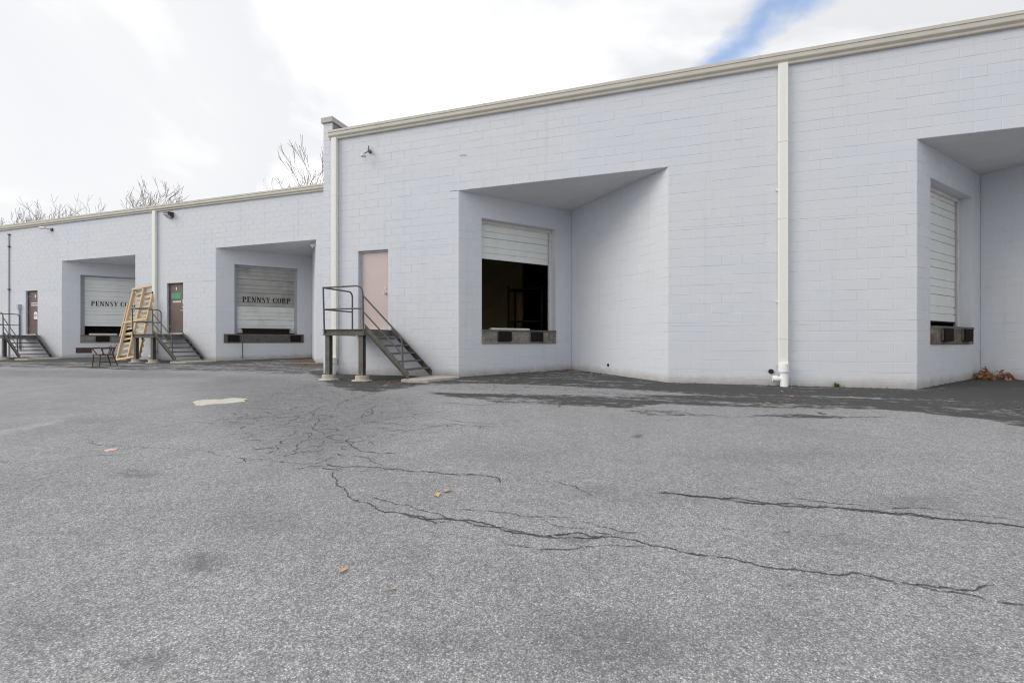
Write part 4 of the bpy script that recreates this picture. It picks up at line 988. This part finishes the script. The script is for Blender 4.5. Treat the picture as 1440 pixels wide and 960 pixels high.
# bits of grit along the wall
gr = MB(); rr = random.Random(21)
for i in range(900):
    if rr.random() < .6: x = rr.uniform(-8.5, 12); y = D1-abs(rr.gauss(0, .16))-.03
    elif rr.random() < 2: x = rr.uniform(-33, -9.3); y = D2-abs(rr.gauss(0, .25))-.03
    if any(a < x < a+BW for a in (bays_near if y < 11 else bays_far)): continue
    w_ = rr.uniform(.003, .011); gr.add([(x-w_, y, gz(y)), (x, y-w_, gz(y)), (x+w_, y, gz(y)), (x, y+w_, gz(y)), (x, y, gz(y)+w_)], [(0, 1, 4), (1, 2, 4), (2, 3, 4), (3, 0, 4)])
o = gr.build('grit', M_dock, recalc=False); o['kind'] = 'stuff'; o['label'] = 'loose grit and stone chips along the foot of the walls'; o['category'] = 'grit'

# ------------------------------------------------------------------ bare winter trees behind the lower building
def tree(px, D, top_py, label, seed, mat, spread=.55, twig=M_crown2, dens=1.):
    rr = random.Random(seed); u, n_, e = ray(px, top_py); k = D/n_; x, y = u*k, D; ht = CAMH+e*k-gz(20)
    base = Vector((x, y, gz(20)-.1)); t = thing('bare_tree', label, 'tree', Matrix.Translation(base), 'bare trees behind the lower warehouse')
    tr = MB(); br = MB()
    def grow(p, d, l, r, depth):
        n = 4 if depth < 3 else 3; pts_ = [p]; rs = [r]
        for i in range(n):
            d = (d+Vector((rr.gauss(0, .10), rr.gauss(0, .10), rr.gauss(.05, .05)))).normalized(); p = p+d*l/n; pts_.append(p); rs.append(max(.017, r*(1-.30*(i+1)/n)))
        (tr if depth == 0 else br).tube(pts_, rs, 6 if depth < 2 else 3, cap=False)
        if depth >= 6: return
        for j in range(rr.choice((2, 3, 3)) if depth < 5 else 3):
            q = pts_[-1] if j == 0 else pts_[rr.randrange(max(1, n-2), n+1)]
            ax = Vector((rr.gauss(0, 1), rr.gauss(0, 1), rr.gauss(0, .35))).normalized()
            nd = (d+ax*rr.uniform(.3, .8)*spread*1.5+Vector((0, 0, .12))).normalized()
            grow(q, nd, l*rr.uniform(.62, .84), rs[-1]*rr.uniform(.62, .88), depth+1)
    grow(base, Vector((rr.gauss(0, .04), 0, 1)).normalized(), ht*.27, ht*.014, 0)
    # scale vertically to land on the height asked for
    mz = sorted(v[2] for v in br.v)[int(len(br.v)*.9995)]-base.z; k = ht/mz
    tops = [v for v in br.v if v[2]-base.z > .7*mz]; sx = sum(v[0] for v in tops)/len(tops)-base.x; sy = sum(v[1] for v in tops)/len(tops)-base.y
    base = base+Vector((sx, sy, 0))
    for m_ in (tr, br): m_.v = [((v[0]-base.x)*k, (v[1]-base.y)*k, (v[2]-base.z)*k) for v in m_.v]
    part(tr, 'trunk', mat, t, WM[t], recalc=False); part(br, 'crown', twig, t, WM[t], recalc=False)
T_ = [(38, 46, 272, 'bare grey tree at the far left edge behind the low roof', 1, M_bark, .62, M_crown2), (98, 50, 274, 'bare pinkish twigged tree showing second from the left above the low roof', 2, M_bark2, .5, M_bark2),
      (168, 62, 280, 'faint grey bare tree left of the russet tree behind the low roof', 3, M_bark, .6, M_crown2), (218, 52, 250, 'russet twigged bushy tree above the low roof near the downspout', 4, M_bark2, .7, M_bark2),
      (372, 60, 246, 'faint pale bare tree left of the tall tree beside the fire wall', 6, M_bark, .6, M_crown2), (428, 40, 203, 'tallest bare tree rising just left of the fire wall', 17, M_bark, .42, M_bark)]
for a in T_: tree(*a)
